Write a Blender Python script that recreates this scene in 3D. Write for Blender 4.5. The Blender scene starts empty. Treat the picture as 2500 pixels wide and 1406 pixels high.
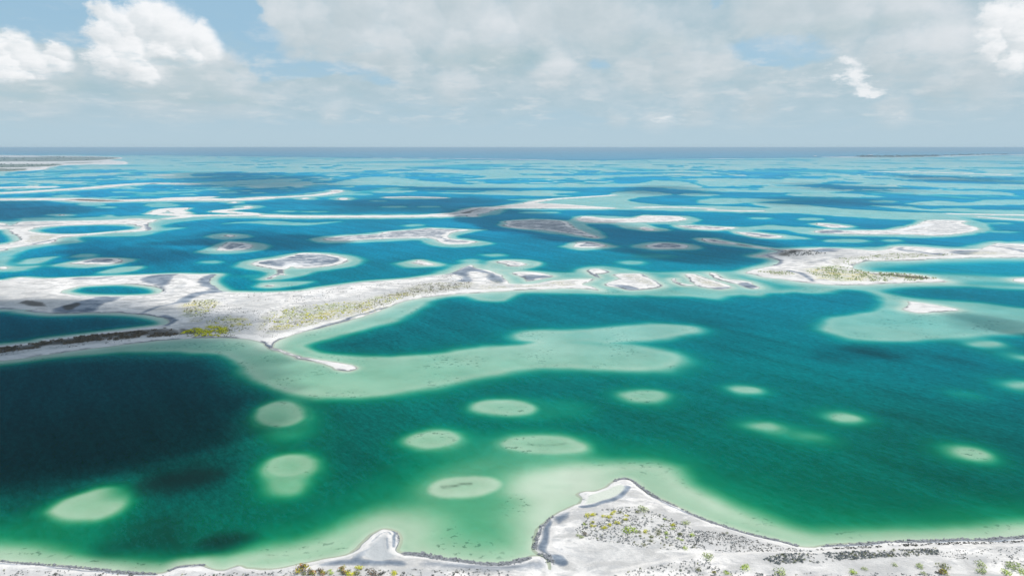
import bpy, math, random
import numpy as np
from math import radians, sin, cos, tan, atan, atan2, hypot, pi

# ------------------------------------------------------------------ camera, sky, sun
S = bpy.context.scene
COL = S.collection
F = 1667.0                    # focal length in photo pixels (24 mm on a 36 mm wide sensor)
CX, CY, HORIZ, H = 1250.0, 703.0, 361.0, 120.0
PITCH = atan((CY - HORIZ) / F)
cam_data = bpy.data.cameras.new("camera")
cam_data.sensor_width = 36.0
cam_data.lens = 36.0 * F / 2500.0
cam_data.clip_start = 1.0
cam_data.clip_end = 400000.0
cam = bpy.data.objects.new("camera", cam_data)
COL.objects.link(cam)
cam.location = (0, 0, H)
cam.rotation_euler = (pi / 2 - PITCH, 0, 0)
S.camera = cam

SUN_EL, SUN_AZ = 58.0, 70.0        # azimuth measured clockwise from the view direction (+Y)
SUN_STRENGTH, SKY_STRENGTH = 3.8, 0.10
sun_data = bpy.data.lights.new("sun", 'SUN')
sun_data.energy = SUN_STRENGTH
sun_data.angle = radians(0.5)
sun_data.color = (1.0, 0.965, 0.92)
sun = bpy.data.objects.new("sun", sun_data)
COL.objects.link(sun)
sun.rotation_euler = (radians(90 - SUN_EL), 0, radians(180 - SUN_AZ))
SUN_DIR = (cos(radians(SUN_EL)) * sin(radians(SUN_AZ)), cos(radians(SUN_EL)) * cos(radians(SUN_AZ)), sin(radians(SUN_EL)))

S.view_settings.view_transform = 'Standard'
S.view_settings.look = 'None'
S.view_settings.exposure = 0.0
S.view_settings.gamma = 1.0
S.view_settings.use_curve_mapping = False
S.render.engine = 'CYCLES'
S.cycles.max_bounces = 6
S.cycles.diffuse_bounces = 2
S.cycles.glossy_bounces = 2
S.cycles.transparent_max_bounces = 8
S.cycles.volume_bounces = 0
S.cycles.use_denoising = True


class NB:
    """small node builder"""
    def __init__(self, nt):
        self.nt = nt
    def node(self, t, **kw):
        n = self.nt.nodes.new(t)
        for k, v in kw.items():
            setattr(n, k, v)
        return n
    def put(self, sock, v):
        if isinstance(v, bpy.types.NodeSocket):
            self.nt.links.new(v, sock)
        elif v is not None:
            if isinstance(v, (tuple, list)) and len(v) == 3 and len(sock.default_value) == 4:
                v = (*v, 1.0)
            sock.default_value = v
    def m(self, op, a, b=None, c=None, clamp=False):
        n = self.node('ShaderNodeMath', operation=op, use_clamp=clamp)
        for i, v in enumerate((a, b, c)):
            if v is not None:
                self.put(n.inputs[i], v)
        return n.outputs[0]
    def v(self, op, a, b=None, c=None):
        n = self.node('ShaderNodeVectorMath', operation=op)
        for i, x in enumerate((a, b, c)):
            if x is not None:
                if op == 'SCALE' and i == 1:
                    self.put(n.inputs['Scale'], x)
                else:
                    self.put(n.inputs[i], x)
        return n.outputs['Value'] if op in ('DOT_PRODUCT', 'LENGTH', 'DISTANCE') else n.outputs[0]
    def mix(self, f, a, b, blend='MIX'):
        n = self.node('ShaderNodeMix', data_type='RGBA', blend_type=blend)
        self.put(n.inputs[0], f)
        self.put(n.inputs[6], a)
        self.put(n.inputs[7], b)
        return n.outputs[2]
    def step(self, x, a, b, lo=0.0, hi=1.0, smooth=True):
        n = self.node('ShaderNodeMapRange', interpolation_type='SMOOTHSTEP' if smooth else 'LINEAR')
        self.put(n.inputs[0], x)
        for i, q in zip((1, 2, 3, 4), (a, b, lo, hi)):
            self.put(n.inputs[i], q)
        return n.outputs[0]
    def noise(self, vec, scale, detail=3.0, rough=0.55, dist=0.0, color=False):
        n = self.node('ShaderNodeTexNoise')
        self.put(n.inputs['Vector'], vec)
        n.inputs['Scale'].default_value = scale
        n.inputs['Detail'].default_value = detail
        n.inputs['Roughness'].default_value = rough
        n.inputs['Distortion'].default_value = dist
        return n.outputs['Color' if color else 'Fac']
    def attr(self, name, out='Fac'):
        n = self.node('ShaderNodeAttribute', attribute_name=name)
        return n.outputs[out]


# --- geometry of the view: used once here to turn traced points into places on the ground
def unproj(px, py, z=0.0):
    dx = px - CX
    dy = F * cos(PITCH) + (CY - py) * sin(PITCH)
    dz = -F * sin(PITCH) + (CY - py) * cos(PITCH)
    t = (z - H) / dz
    return dx * t, dy * t
def azel(px, py):
    dx = px - CX
    dy = F * cos(PITCH) + (CY - py) * sin(PITCH)
    dz = -F * sin(PITCH) + (CY - py) * cos(PITCH)
    return atan2(dx, dy), atan2(dz, hypot(dx, dy))
def dist_of(py):
    return H / tan(PITCH + atan((py - CY) / F))
def row_of(d):
    return CY + F * tan(atan(H / d) - PITCH)
def mpp(py):            # metres of ground per pixel of height at a row
    return dist_of(py - 0.5) - dist_of(py + 0.5)

# ------------------------------------------------------------------ world: Nishita sky with cloud layers
world = bpy.data.worlds.new("World")
S.world = world
world.use_nodes = True
nt = world.node_tree
nt.nodes.clear()
B = NB(nt)
out = B.node('ShaderNodeOutputWorld')
bg = B.node('ShaderNodeBackground')
bg.inputs['Strength'].default_value = SKY_STRENGTH
nt.links.new(bg.outputs[0], out.inputs[0])
sky = B.node('ShaderNodeTexSky', sky_type='NISHITA')
sky.sun_disc = False
sky.sun_elevation = radians(SUN_EL)
sky.sun_rotation = radians(SUN_AZ)
sky.altitude = 100
sky.air_density = 1.0
sky.dust_density = 1.0
sky.ozone_density = 1.5
geo = B.node('ShaderNodeTexCoord')
d = geo.outputs['Generated']
sep = B.node('ShaderNodeSeparateXYZ')
nt.links.new(d, sep.inputs[0])
az = B.m('ARCTAN2', sep.outputs[0], sep.outputs[1])
el = B.m('ARCSINE', sep.outputs[2])
# stretched sampling position: clouds get flatter towards the horizon
elp = B.m('ADD', B.m('MAXIMUM', el, -0.05), 0.09)
comb = B.node('ShaderNodeCombineXYZ')
nt.links.new(az, comb.inputs[0]); nt.links.new(el, comb.inputs[1])
P0 = comb.outputs[0]
q = B.node('ShaderNodeCombineXYZ')
B.put(q.inputs[0], B.m('MULTIPLY', az, 1.0))
B.put(q.inputs[1], B.m('MULTIPLY', B.m('LOGARITHM', elp, 2.718), 0.35))
Q = q.outputs[0]
wn = B.v('SUBTRACT', B.noise(Q, 9.0, 5.0, 0.6, color=True), (0.5, 0.5, 0.5))
P = B.v('ADD', P0, B.v('MULTIPLY', wn, (0.11, 0.07, 0.0)))
wf = B.v('SUBTRACT', B.noise(Q, 30.0, 6.0, 0.62, color=True), (0.5, 0.5, 0.5))
PF = B.v('ADD', B.v('ADD', P0, B.v('MULTIPLY', wn, (0.05, 0.035, 0.0))), B.v('MULTIPLY', wf, (0.05, 0.042, 0.0)))

def blobs(Pv, lst, wgt=1.0):
    acc = None
    for (px, py, rx, ry, *w) in lst:
        a, e = azel(px, py)
        sx, sy = F / rx, F / ry
        n = B.v('MULTIPLY_ADD', Pv, (sx, sy, 0.0), (-a * sx, -e * sy, 0.0))
        r2 = B.v('DOT_PRODUCT', n, n)
        g = B.m('POWER', 0.3679, r2)
        g = B.m('MULTIPLY', g, (w[0] if w else 1.0) * wgt)
        acc = g if acc is None else B.m('ADD', acc, g)
    return acc

PUFFS = [(250, 34, 30), (262, 84, 40), (300, 62, 44), (350, 52, 48), (398, 62, 50), (440, 92, 52), (482, 96, 40), (506, 122, 38), (300, 130, 62), (345, 178, 46), (256, 148, 40), (400, 140, 60), (460, 140, 50),
         (-10, 116, 42), (38, 112, 36), (62, 142, 40), (8, 168, 54), (96, 166, 36), (142, 126, 26), (128, 160, 34), (50, 200, 40),
         (2438, 48, 40), (2484, 58, 48), (2420, 84, 28), (2432, 122, 32), (2474, 150, 34), (2506, 100, 46), (2540, 60, 60),
         ]
WISP = [(2062, 152, 30, 13, 1.1), (2094, 172, 26, 14, .9), (2074, 192, 30, 12, .9), (2112, 214, 38, 16, 1.5), (2130, 232, 22, 8, .8), (2000, 192, 50, 7, .6), (1960, 208, 30, 6, .4),
        (1625, 288, 44, 16, .9), (1490, 294, 34, 10, .5), (1860, 256, 44, 12, .5), (1110, 210, 50, 12, .5), (1710, 266, 50, 11, .5), (2170, 284, 34, 7, .6), (820, 280, 30, 10, .4), (1310, 214, 16, 18, .4), (2410, 190, 44, 16, .4), (120, 232, 60, 8, .4), (60, 258, 90, 4, .5)]
GAPS = [(90, 15, 150, 50, 1.3), (190, 90, 34, 70, 1.2), (560, 40, 66, 60, 1.4), (620, 130, 60, 50, 1.2), (480, 10, 90, 24, 1.1), (740, 165, 80, 22, 1.0), (850, 185, 60, 14, .7), (1762, 10, 26, 34, 1.2), (1810, 105, 90, 24, .6), (1960, 120, 120, 26, .45), (1880, 150, 90, 22, .8),
        (1450, 155, 44, 26, .6), (1500, 160, 40, 20, .4), (660, 200, 30, 30, .7), (2490, 5, 30, 16, 1.0), (1760, 200, 50, 16, .5), (930, 215, 60, 12, .5), (1030, 275, 200, 14, .4)]
SOFT = [(440, 195, 80), (530, 190, 66), (370, 215, 60), (590, 215, 50), (560, 150, 46), (90, 205, 60), (20, 215, 60), (160, 175, 30), (690, 40, 52), (720, 92, 50), (770, 60, 62), (835, 100, 62), (900, 118, 58), (870, 30, 70), (960, 130, 60), (1020, 40, 80), (1130, 20, 70), (1200, 90, 80), (1320, 40, 80), (1400, 20, 80), (1480, 60, 80), (1110, 110, 60),
        (1345, 175, 44), (1620, 140, 60), (1680, 170, 60), (1560, 170, 46), (1740, 150, 50), (2230, 128, 64), (2290, 110, 60), (2170, 140, 50), (1900, 30, 90), (2050, 16, 90), (2200, 10, 80), (1610, 290, 34), (1500, 292, 24), (1855, 258, 40), (1700, 268, 40),
        (1120, 212, 44), (820, 282, 30), (560, 230, 60), (470, 220, 60), (380, 225, 60), (100, 225, 60), (2400, 200, 50), (2170, 285, 26), (2290, 225, 40)]
COVER = [(390, 130, 165, 105), (330, 200, 190, 60), (60, 190, 130, 95), (520, 215, 150, 55), (20, 110, 90, 50, .6),
         (900, 50, 230, 110), (1180, 60, 300, 100), (1480, 40, 260, 85), (1060, 150, 170, 45, .6), (720, 30, 90, 60, .7),
         (1980, 20, 330, 50), (2270, 70, 240, 110, .9), (2440, 120, 120, 110), (1640, 170, 190, 75), (1330, 190, 90, 60, .8),
         (1900, 220, 260, 60, .7), (2150, 210, 200, 70, .8), (1250, 240, 500, 45, .55), (700, 230, 250, 60, .45),
         (2300, 270, 400, 50, .6), (1700, 290, 400, 30, .5), (1000, 290, 300, 25, .35), (200, 270, 350, 30, .4), (-300, 150, 260, 140, .9),
         (2800, 150, 300, 130, .9), (1200, -60, 500, 100, .8), (2150, -70, 400, 80, .8), (1100, 255, 260, 40, .35)]
SHADE = [(450, 180, 90, 36, .6), (400, 130, 50, 24, .6), (540, 210, 70, 30, .4), (440, 235, 150, 18, .5), (60, 225, 110, 24, .7), (150, 190, 40, 40, .5), (1130, 150, 150, 24, .5), (900, 165, 80, 14, .4), (560, 250, 80, 13, .9), (350, 240, 120, 14, .4), (110, 235, 80, 15, .4), (1200, 125, 190, 26, .7), (1560, 110, 150, 26, .5), (1260, 180, 120, 14, .4),
         (2060, 70, 300, 20, .7), (2260, 150, 100, 24, .4), (1800, 305, 140, 6, .6), (1250, 150, 60, 10, .5), (2480, 125, 20, 20, .6), (2350, 240, 120, 12, .3)]
def puffs(Pv, lst, lx=0.55, ly=0.83):
    """rounded lobes: (how far inside the nearest lobe, how much that lobe is turned to the sun)"""
    M = L = None
    for (px, py, r) in lst:
        a, e = azel(px, py); k = F / r
        n = B.v('MULTIPLY_ADD', Pv, (k, k * 1.08, 0.0), (-a * k, -e * k * 1.08, 0.0))
        v = B.m('SUBTRACT', 1.0, B.v('LENGTH', n))
        g = B.v('DOT_PRODUCT', n, (lx, ly, 0.0))
        if M is None:
            M, L = v, g
        else:
            f = B.m('GREATER_THAN', v, M)
            f = B.step(B.m('SUBTRACT', v, M), -0.14, 0.14, smooth=False)
            mx = B.node('ShaderNodeMix', data_type='FLOAT'); B.put(mx.inputs[0], f); B.put(mx.inputs[2], L); B.put(mx.inputs[3], g); L = mx.outputs[0]
            M = B.m('MAXIMUM', M, v)
    return M, L
cov = blobs(P, COVER)
fb = B.noise(Q, 7.0, 7.0, 0.6)
fb2 = B.noise(Q, 22.0, 6.0, 0.6)
# beyond the frame the same broken cloud cover goes on all round
gen = B.step(B.noise(Q, 2.4, 3.0, 0.5), 0.47, 0.66)
outside = B.m('MAXIMUM', B.step(el, 0.23, 0.34), B.step(B.m('ABSOLUTE', az), 0.70, 0.95))
cov = B.m('ADD', cov, B.m('MULTIPLY', gen, B.m('MULTIPLY', outside, 1.1)))
gap = blobs(P, GAPS)
cov = B.m('SUBTRACT', cov, B.m('MULTIPLY', gap, 0.9))
covn = B.m('ADD', cov, B.m('MULTIPLY', B.m('SUBTRACT', fb, 0.5), 1.3))
cmask = B.step(covn, 0.30, 0.80)
gwh = B.m('MULTIPLY', outside, B.step(B.m('ADD', B.m('MULTIPLY', gen, 0.5), B.m('MULTIPLY', fb2, 0.7)), 0.62, 0.9))
smask = B.step(blobs(P, SHADE), 0.1, 1.1)
lowfade = B.step(el, 0.004, 0.10)
base = B.mix(B.step(fb2, 0.3, 0.72), (4.35, 5.6, 6.15), (5.5, 6.4, 6.85))
base = B.mix(B.step(fb, 0.50, 0.75), base, (6.9, 7.3, 7.6))
base = B.mix(B.m('MULTIPLY', smask, 0.8), base, (3.6, 5.1, 5.55))
skyc = B.mix(B.step(el, 0.22, 0.75, 0.8, 0.12), sky.outputs[0], (3.5, 5.7, 7.4))
skyc = B.mix(B.step(el, 0.0, 0.16, 0.9, 0.0), skyc, (4.6, 6.1, 7.0))
cm = B.m('MULTIPLY', cmask, B.m('ADD', B.m('MULTIPLY', lowfade, 0.8), 0.05))
col = B.mix(cm, skyc, base)
PW = B.v('ADD', B.v('ADD', P0, B.v('MULTIPLY', wn, (0.022, 0.018, 0.0))), B.v('MULTIPLY', wf, (0.034, 0.030, 0.0)))
PX = B.v('ADD', B.v('ADD', P0, B.v('MULTIPLY', wn, (0.06, 0.045, 0.0))), B.v('MULTIPLY', wf, (0.03, 0.026, 0.0)))
sM, sL = puffs(PX, [(a_, b_, c_ * 1.22) for a_, b_, c_ in SOFT])
sN = B.m('ADD', B.m('SUBTRACT', sM, B.m('MULTIPLY', gap, 0.35)), B.m('MULTIPLY', B.m('SUBTRACT', fb2, 0.5), 0.8))
sm_ = B.m('MULTIPLY', B.step(sN, -0.35, 0.7), B.step(el, 0.0, 0.12, 0.35, 0.85))
sc_ = B.mix(B.step(B.m('ADD', B.m('MULTIPLY', sL, 0.28), B.m('MULTIPLY', B.m('SUBTRACT', fb, 0.5), 2.0)), -0.5, 0.7), (5.1, 6.0, 6.45), (7.8, 8.15, 8.5))
sc_ = B.mix(B.m('MULTIPLY', smask, 0.75), sc_, (4.9, 6.0, 6.4))
col = B.mix(sm_, col, sc_)
pM, pL = puffs(PW, [(a_, b_, c_ * 1.1) for a_, b_, c_ in PUFFS])
pe = B.m('ADD', pM, B.m('MULTIPLY', B.m('SUBTRACT', B.noise(Q, 60.0, 5.0, 0.65), 0.5), 0.7))
low = B.m('MULTIPLY', smask, 0.45)
pm_ = B.step(B.m('SUBTRACT', pe, low), -0.10, 0.50)
lit = B.m('ADD', B.m('MULTIPLY', pL, 0.55), B.m('MULTIPLY', B.m('SUBTRACT', fb2, 0.5), 1.2))
pc_ = B.mix(B.step(lit, -0.55, 0.35), (6.6, 7.2, 7.55), (9.5, 9.6, 9.75))
pc_ = B.mix(B.m('MULTIPLY', B.step(B.m('ADD', smask, B.m('MULTIPLY', B.m('SUBTRACT', fb2, 0.5), 1.4)), 0.1, 0.8), 0.85), pc_, (5.3, 6.2, 6.6))
col = B.mix(B.m('MULTIPLY', pm_, 0.96), col, pc_)
ww = B.step(B.m('ADD', blobs(PF, WISP), B.m('MULTIPLY', B.m('SUBTRACT', B.noise(Q, 45.0, 6.0, 0.68), 0.5), 2.0)), 0.35, 1.5)
col = B.mix(B.m('MULTIPLY', ww, 0.9), col, (8.9, 9.1, 9.3))
lowb = B.m('MULTIPLY', B.step(el, 0.012, 0.05), B.step(el, 0.19, 0.10))
lown = B.noise(B.v('MULTIPLY', Q, (1.0, 1.7, 1.0)), 17.0, 6.0, 0.62)
col = B.mix(B.m('MULTIPLY', B.m('MULTIPLY', B.step(lown, 0.50, 0.70), lowb), 0.55), col, (6.9, 7.4, 7.7))
col = B.mix(B.m('MULTIPLY', B.m('MULTIPLY', B.step(lown, 0.47, 0.32), lowb), 0.40), col, (4.1, 5.7, 6.5))
gw = B.m('MULTIPLY', gwh, 0.5)
col = B.mix(gw, col, (8.9, 9.05, 9.3))
col = B.mix(B.step(el, 0.0, 0.045, 0.75, 0.0), col, (4.7, 6.15, 7.0))
nt.links.new(col, bg.inputs[0])

# ------------------------------------------------------------------ numeric helpers
def perlin(x, y, seed=0):
    xi = np.floor(x).astype(np.int64); yi = np.floor(y).astype(np.int64)
    xf = x - xi; yf = y - yi
    u = xf * xf * xf * (xf * (xf * 6 - 15) + 10); v = yf * yf * yf * (yf * (yf * 6 - 15) + 10)
    def g(ix, iy, dx, dy):
        h = (ix * 374761393 + iy * 668265263 + seed * 974634777) & 0xffffffff
        h = ((h ^ (h >> 13)) * 1274126177) & 0xffffffff
        a = ((h ^ (h >> 16)) & 0xffff) * (2 * pi / 65536.0)
        return np.cos(a) * dx + np.sin(a) * dy
    n00 = g(xi, yi, xf, yf); n10 = g(xi + 1, yi, xf - 1, yf)
    n01 = g(xi, yi + 1, xf, yf - 1); n11 = g(xi + 1, yi + 1, xf - 1, yf - 1)
    a = n00 + u * (n10 - n00); b = n01 + u * (n11 - n01)
    return (a + v * (b - a)) * 1.4
def fbm(x, y, octv=4, seed=0, gain=0.5):
    s = 0; a = 1.0; t = 0
    for i in range(octv):
        s = s + a * perlin(x * 2 ** i, y * 2 ** i, seed + i); t += a; a *= gain
    return s / t
def sm(x, a, b):
    t = np.clip((x - a) / (b - a), 0, 1)
    return t * t * (3 - 2 * t)
def smooth_poly(pts, closed=True, n=5):
    P_ = [np.array(p, float) for p in pts]; k = len(P_); res = []
    rng = range(k) if closed else range(k - 1)
    for i in rng:
        p1, p2 = P_[i], P_[(i + 1) % k]
        p0 = P_[(i - 1) % k] if closed or i > 0 else p1
        p3 = P_[(i + 2) % k] if closed or i < k - 2 else p2
        for j in range(n):
            t = j / n
            # centripetal-like damping keeps thin shapes from overshooting
            m1 = (p2 - p0) * 0.5 * 0.8; m2 = (p3 - p1) * 0.5 * 0.8
            h00 = 2 * t**3 - 3 * t**2 + 1; h10 = t**3 - 2 * t**2 + t; h01 = -2 * t**3 + 3 * t**2; h11 = t**3 - t**2
            res.append(h00 * p1 + h10 * m1 + h01 * p2 + h11 * m2)
    if not closed:
        res.append(P_[-1])
    return res
def to_world(pts, closed=True, n=5):
    k = len(pts)
    if n > 1 and k < 400:
        pts = smooth_poly(pts, closed, n)
    return np.array([unproj(p[0], max(p[1], HORIZ + 2)) for p in pts])
def seg_dist(X, Y, W, closed):
    d2 = np.full(X.shape, 1e30)
    k = len(W)
    inside = np.zeros(X.shape, bool)
    for i in range(k if closed else k - 1):
        x0, y0 = W[i]; x1, y1 = W[(i + 1) % k]
        ex, ey = x1 - x0, y1 - y0
        L = ex * ex + ey * ey
        if L < 1e-12:
            continue
        wx = X - x0; wy = Y - y0
        t = np.clip((wx * ex + wy * ey) / L, 0, 1)
        qx = wx - t * ex; qy = wy - t * ey
        np.minimum(d2, qx * qx + qy * qy, out=d2)
        if closed:
            c = (Y >= y0) != (Y >= y1)
            if c.any():
                side = wx * ey - wy * ex
                inside ^= c & ((side < 0) == (ey > 0))
    d_ = np.sqrt(d2)
    if closed:
        d_[inside] *= -1
    return d_
class Shape:
    """closed outline ('poly'), line of given height in pixels ('line') or ellipse, held in ground metres"""
    def __init__(self, kind, data, px=4.0, n=5):
        self.kind = kind
        if kind == 'ell':
            cx, cy, rx, ry, *t = data
            a = radians(t[0]) if t else 0
            pts = [(cx + rx * cos(k * pi / 12) * cos(a) - ry * sin(k * pi / 12) * sin(a),
                    cy + rx * cos(k * pi / 12) * sin(a) + ry * sin(k * pi / 12) * cos(a)) for k in range(24)]
            self.W = to_world(pts, True, 1); self.hw = 0; self.closed = True
        elif kind == 'poly':
            self.W = to_world(data, True, n); self.hw = 0; self.closed = True
        else:
            self.W = to_world(data, False, 4)
            self.hw = 0.5 * px * mpp(sum(p[1] for p in data) / len(data)); self.closed = False
        self.lo = self.W.min(0) - self.hw; self.hi = self.W.max(0) + self.hw
    def sdf(self, X, Y, reach):
        """signed distance within reach, else +reach"""
        r = np.full(X.shape, float(reach))
        mk = (X > self.lo[0] - reach) & (X < self.hi[0] + reach) & (Y > self.lo[1] - reach) & (Y < self.hi[1] + reach)
        if mk.any():
            dd = seg_dist(X[mk], Y[mk], self.W, self.closed) - self.hw
            r[mk] = np.minimum(dd, reach)
        return r
def poly(*p, n=5): return Shape('poly', p, n=n)
def line(px, *p): return Shape('line', p, px=px)
def ell(*a): return Shape('ell', a)

# ------------------------------------------------------------------ the lagoon: shoals, deeps, land (traced outlines placed on the ground)
# shoals: (shape, depth inside, metres over which the bottom falls away)
SHOALS = []
def sh(shape, depth=0.42, soft=12.0): SHOALS.append((shape, depth, soft))
# big tongue south of the spit
sh(poly((-400, 905), (0, 884), (150, 868), (300, 859), (440, 858), (520, 862), (560, 874), (592, 900), (625, 928), (680, 950), (775, 966), (880, 967), (1000, 954), (1100, 934),
        (1250, 904), (1400, 896), (1500, 901), (1600, 903), (1648, 893), (1664, 878), (1640, 862), (1560, 846), (1485, 838), (1545, 833), (1580, 830), (1640, 820), (1690, 811), (1702, 803), (1680, 795),
        (1600, 792), (1520, 796), (1440, 804), (1350, 807), (1285, 809), (1254, 818), (1268, 828), (1312, 833), (1290, 842), (1250, 846), (1150, 853), (1050, 865), (950, 872), (850, 869), (775, 859), (745, 845),
        (770, 833), (850, 812), (950, 785), (1000, 762), (1045, 737), (1060, 728), (1060, 700), (780, 760), (650, 800), (400, 810), (0, 860), (-400, 880)), 0.50, 11)
sh(poly((1130, 716), (1150, 727), (1190, 733), (1225, 733), (1242, 726), (1252, 714), (1200, 700), (1130, 706)), 0.5, 9)
# shelf that carries the row of islets and runs into the right hand land
sh(poly((1075, 672), (1100, 655), (1150, 641), (1200, 655), (1250, 661), (1320, 662), (1400, 666), (1430, 654), (1480, 650), (1530, 657), (1600, 665), (1640, 665), (1700, 662), (1800, 664),
        (1835, 656), (1860, 648), (1880, 640), (1878, 630), (1835, 626), (1870, 618), (1900, 606), (2000, 603), (2110, 604), (2170, 602), (2195, 596), (2260, 599), (2350, 603), (2400, 594), (2440, 588), (2520, 590),
        (3300, 590), (3300, 830), (2700, 805), (2500, 812), (2398, 818), (2296, 825), (2194, 831), (2109, 830), (2058, 823), (2020, 808), (2008, 795), (2026, 782), (2060, 771), (2126, 762), (2153, 750), (2160, 732),
        (2140, 715), (2092, 707), (2040, 705), (2021, 708), (2015, 714), (1975, 714), (1932, 711), (1908, 715), (1868, 715), (1850, 721), (1800, 718), (1765, 722), (1749, 729), (1700, 724), (1650, 720),
        (1600, 721), (1500, 718), (1400, 715), (1250, 710), (1150, 700)), 0.62, 11)
sh(poly((1190, 652), (1204, 636), (1240, 633), (1285, 634), (1322, 642), (1300, 652), (1260, 658), (1225, 662)), 0.38, 14)
# round shoals of the near lagoon
for e, dd, so in [((687, 1008, 57, 30), .5, 6.5), ((705, 1050, 24, 16), 1.6, 12), ((710, 1137, 62, 26, -4), .5, 6), ((697, 1183, 40, 20), .72, 8), ((1232, 994, 69, 17, 2), .5, 6), ((1058, 1072, 68, 19, -3), .5, 6),
                  ((1330, 1086, 103, 22, 3), .5, 6), ((1137, 1186, 84, 26, -4), .36, 6), ((1572, 966, 43, 12), .55, 8), ((1823, 951, 27, 7), .6, 6), ((2060, 1018, 31, 8, 5), .62, 7),
                  ((1863, 1038, 27, 7, 6), .7, 7), ((1972, 1064, 20, 5, 6), 1.3, 8), ((2366, 1105, 40, 11, 12), .55, 8), ((2407, 840, 34, 6), .6, 10), ((2492, 938, 26, 6), .6, 12), ((2495, 872, 14, 3), .7, 12),
                  ((2360, 961, 26, 4, 5), 1.9, 14), ((1363, 996, 20, 5), 1.9, 10)]:
    sh(ell(*e), dd, so)
sh(poly((122, 1244), (165, 1218), (240, 1196), (305, 1188), (330, 1193), (322, 1215), (285, 1245), (225, 1266), (170, 1268), (132, 1257)), 0.45, 6)
# green water and pale margin along the near shore
sh(poly((1000, 1260), (1040, 1225), (1120, 1150), (1200, 1120), (1300, 1118), (1330, 1150), (1320, 1200), (1350, 1260), (1330, 1380), (1150, 1390), (960, 1370), (975, 1300)), 0.98, 44)
sh(poly((-500, 1330), (0, 1338), (130, 1352), (250, 1364), (400, 1372), (500, 1362), (620, 1345), (720, 1330), (820, 1308), (880, 1280), (935, 1265), (985, 1270), (1020, 1290), (1020, 1320), (1080, 1345),
        (1180, 1362), (1260, 1360), (1300, 1335), (1300, 1270), (1330, 1220), (1300, 1190), (1310, 1165), (1400, 1148), (1500, 1136), (1575, 1131), (1630, 1140), (1655, 1165), (1680, 1192), (1760, 1226), (1850, 1262),
        (1930, 1292), (2000, 1308), (2100, 1308), (2250, 1301), (2400, 1293), (2520, 1283), (3200, 1250), (3200, 1500), (1500, 1500), (-500, 1500)), 0.30, 17)
sh(poly((-500, 1300), (0, 1310), (130, 1330), (300, 1345), (600, 1325), (800, 1290), (900, 1255), (990, 1250), (1400, 1130), (1600, 1118), (1700, 1170), (1800, 1210), (1950, 1265), (2100, 1285), (2300, 1280), (2520, 1262), (3200, 1230), (3200, 1500), (-500, 1500)), 2.0, 30)
sh(ell(1370, 1185, 70, 18, -4), .25, 14)
# islets' shelves in the middle lagoon
for pts in [((581, 649), (598, 638), (670, 627), (738, 616), (810, 618), (855, 624), (885, 637), (850, 651), (800, 659), (765, 663), (741, 671), (690, 681), (650, 684), (628, 681), (655, 668), (640, 661), (605, 656)),
            ((486, 616), (517, 603), (558, 589), (612, 591), (655, 600), (636, 611), (561, 619)),
            ((505, 578), (551, 569), (615, 577), (558, 585)),
            ((135, 648), (204, 632), (289, 629), (330, 635), (289, 646), (204, 653)),
            ((247, 664), (289, 653), (352, 649), (326, 660), (279, 667)),
            ((53, 643), (75, 631), (137, 626), (118, 634), (90, 642)),
            ((627, 698), (640, 691), (714, 687), (755, 688), (730, 695), (663, 703)),
            ((760, 585), (799, 576), (919, 567), (1048, 555), (1140, 559), (1186, 561), (1132, 570), (1106, 577), (1140, 583), (1203, 594), (1157, 601), (1089, 603), (1040, 594), (1020, 586), (868, 592), (800, 593)),
            ((1372, 602), (1405, 592), (1432, 587), (1480, 595), (1505, 602), (1463, 609), (1412, 610)),
            ((1545, 601), (1600, 591), (1680, 595), (1708, 603), (1690, 609), (1600, 610)),
            ((966, 644), (1018, 635), (1085, 646), (1058, 651), (990, 651)),
            ((1395, 538), (1420, 526), (1550, 529), (1570, 524), (1680, 528), (1705, 537), (1680, 546), (1560, 547), (1430, 546)),
            ((1532, 558), (1560, 550), (1635, 561), (1600, 565)),
            ((1640, 549), (1700, 548), (1810, 554), (1870, 552), (1955, 558), (1760, 564), (1670, 560)),
            ((1790, 565), (1860, 566), (1950, 577), (1980, 583), (1900, 584), (1840, 580)),
            ((1700, 582), (1740, 581), (1815, 594), (1880, 606), (1850, 607), (1740, 596)),
            ((1865, 549), (1989, 556), (2060, 559), (2160, 559), (2225, 547), (2260, 534), (2320, 533), (2372, 536), (2400, 545), (2420, 556), (2400, 567), (2300, 580), (2100, 577), (1990, 574), (1930, 564)),
            ((1975, 546), (2010, 543), (2060, 547), (2095, 554), (2020, 555)),
            ((541, 546), (612, 540), (680, 540), (748, 544), (830, 541), (748, 550), (680, 549), (612, 545)),
            ((1225, 552), (1235, 540), (1300, 534), (1400, 540), (1450, 560), (1475, 577), (1450, 583), (1370, 573), (1290, 562)),
            ]:
    sh(poly(*pts), 0.5, 13)
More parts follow.
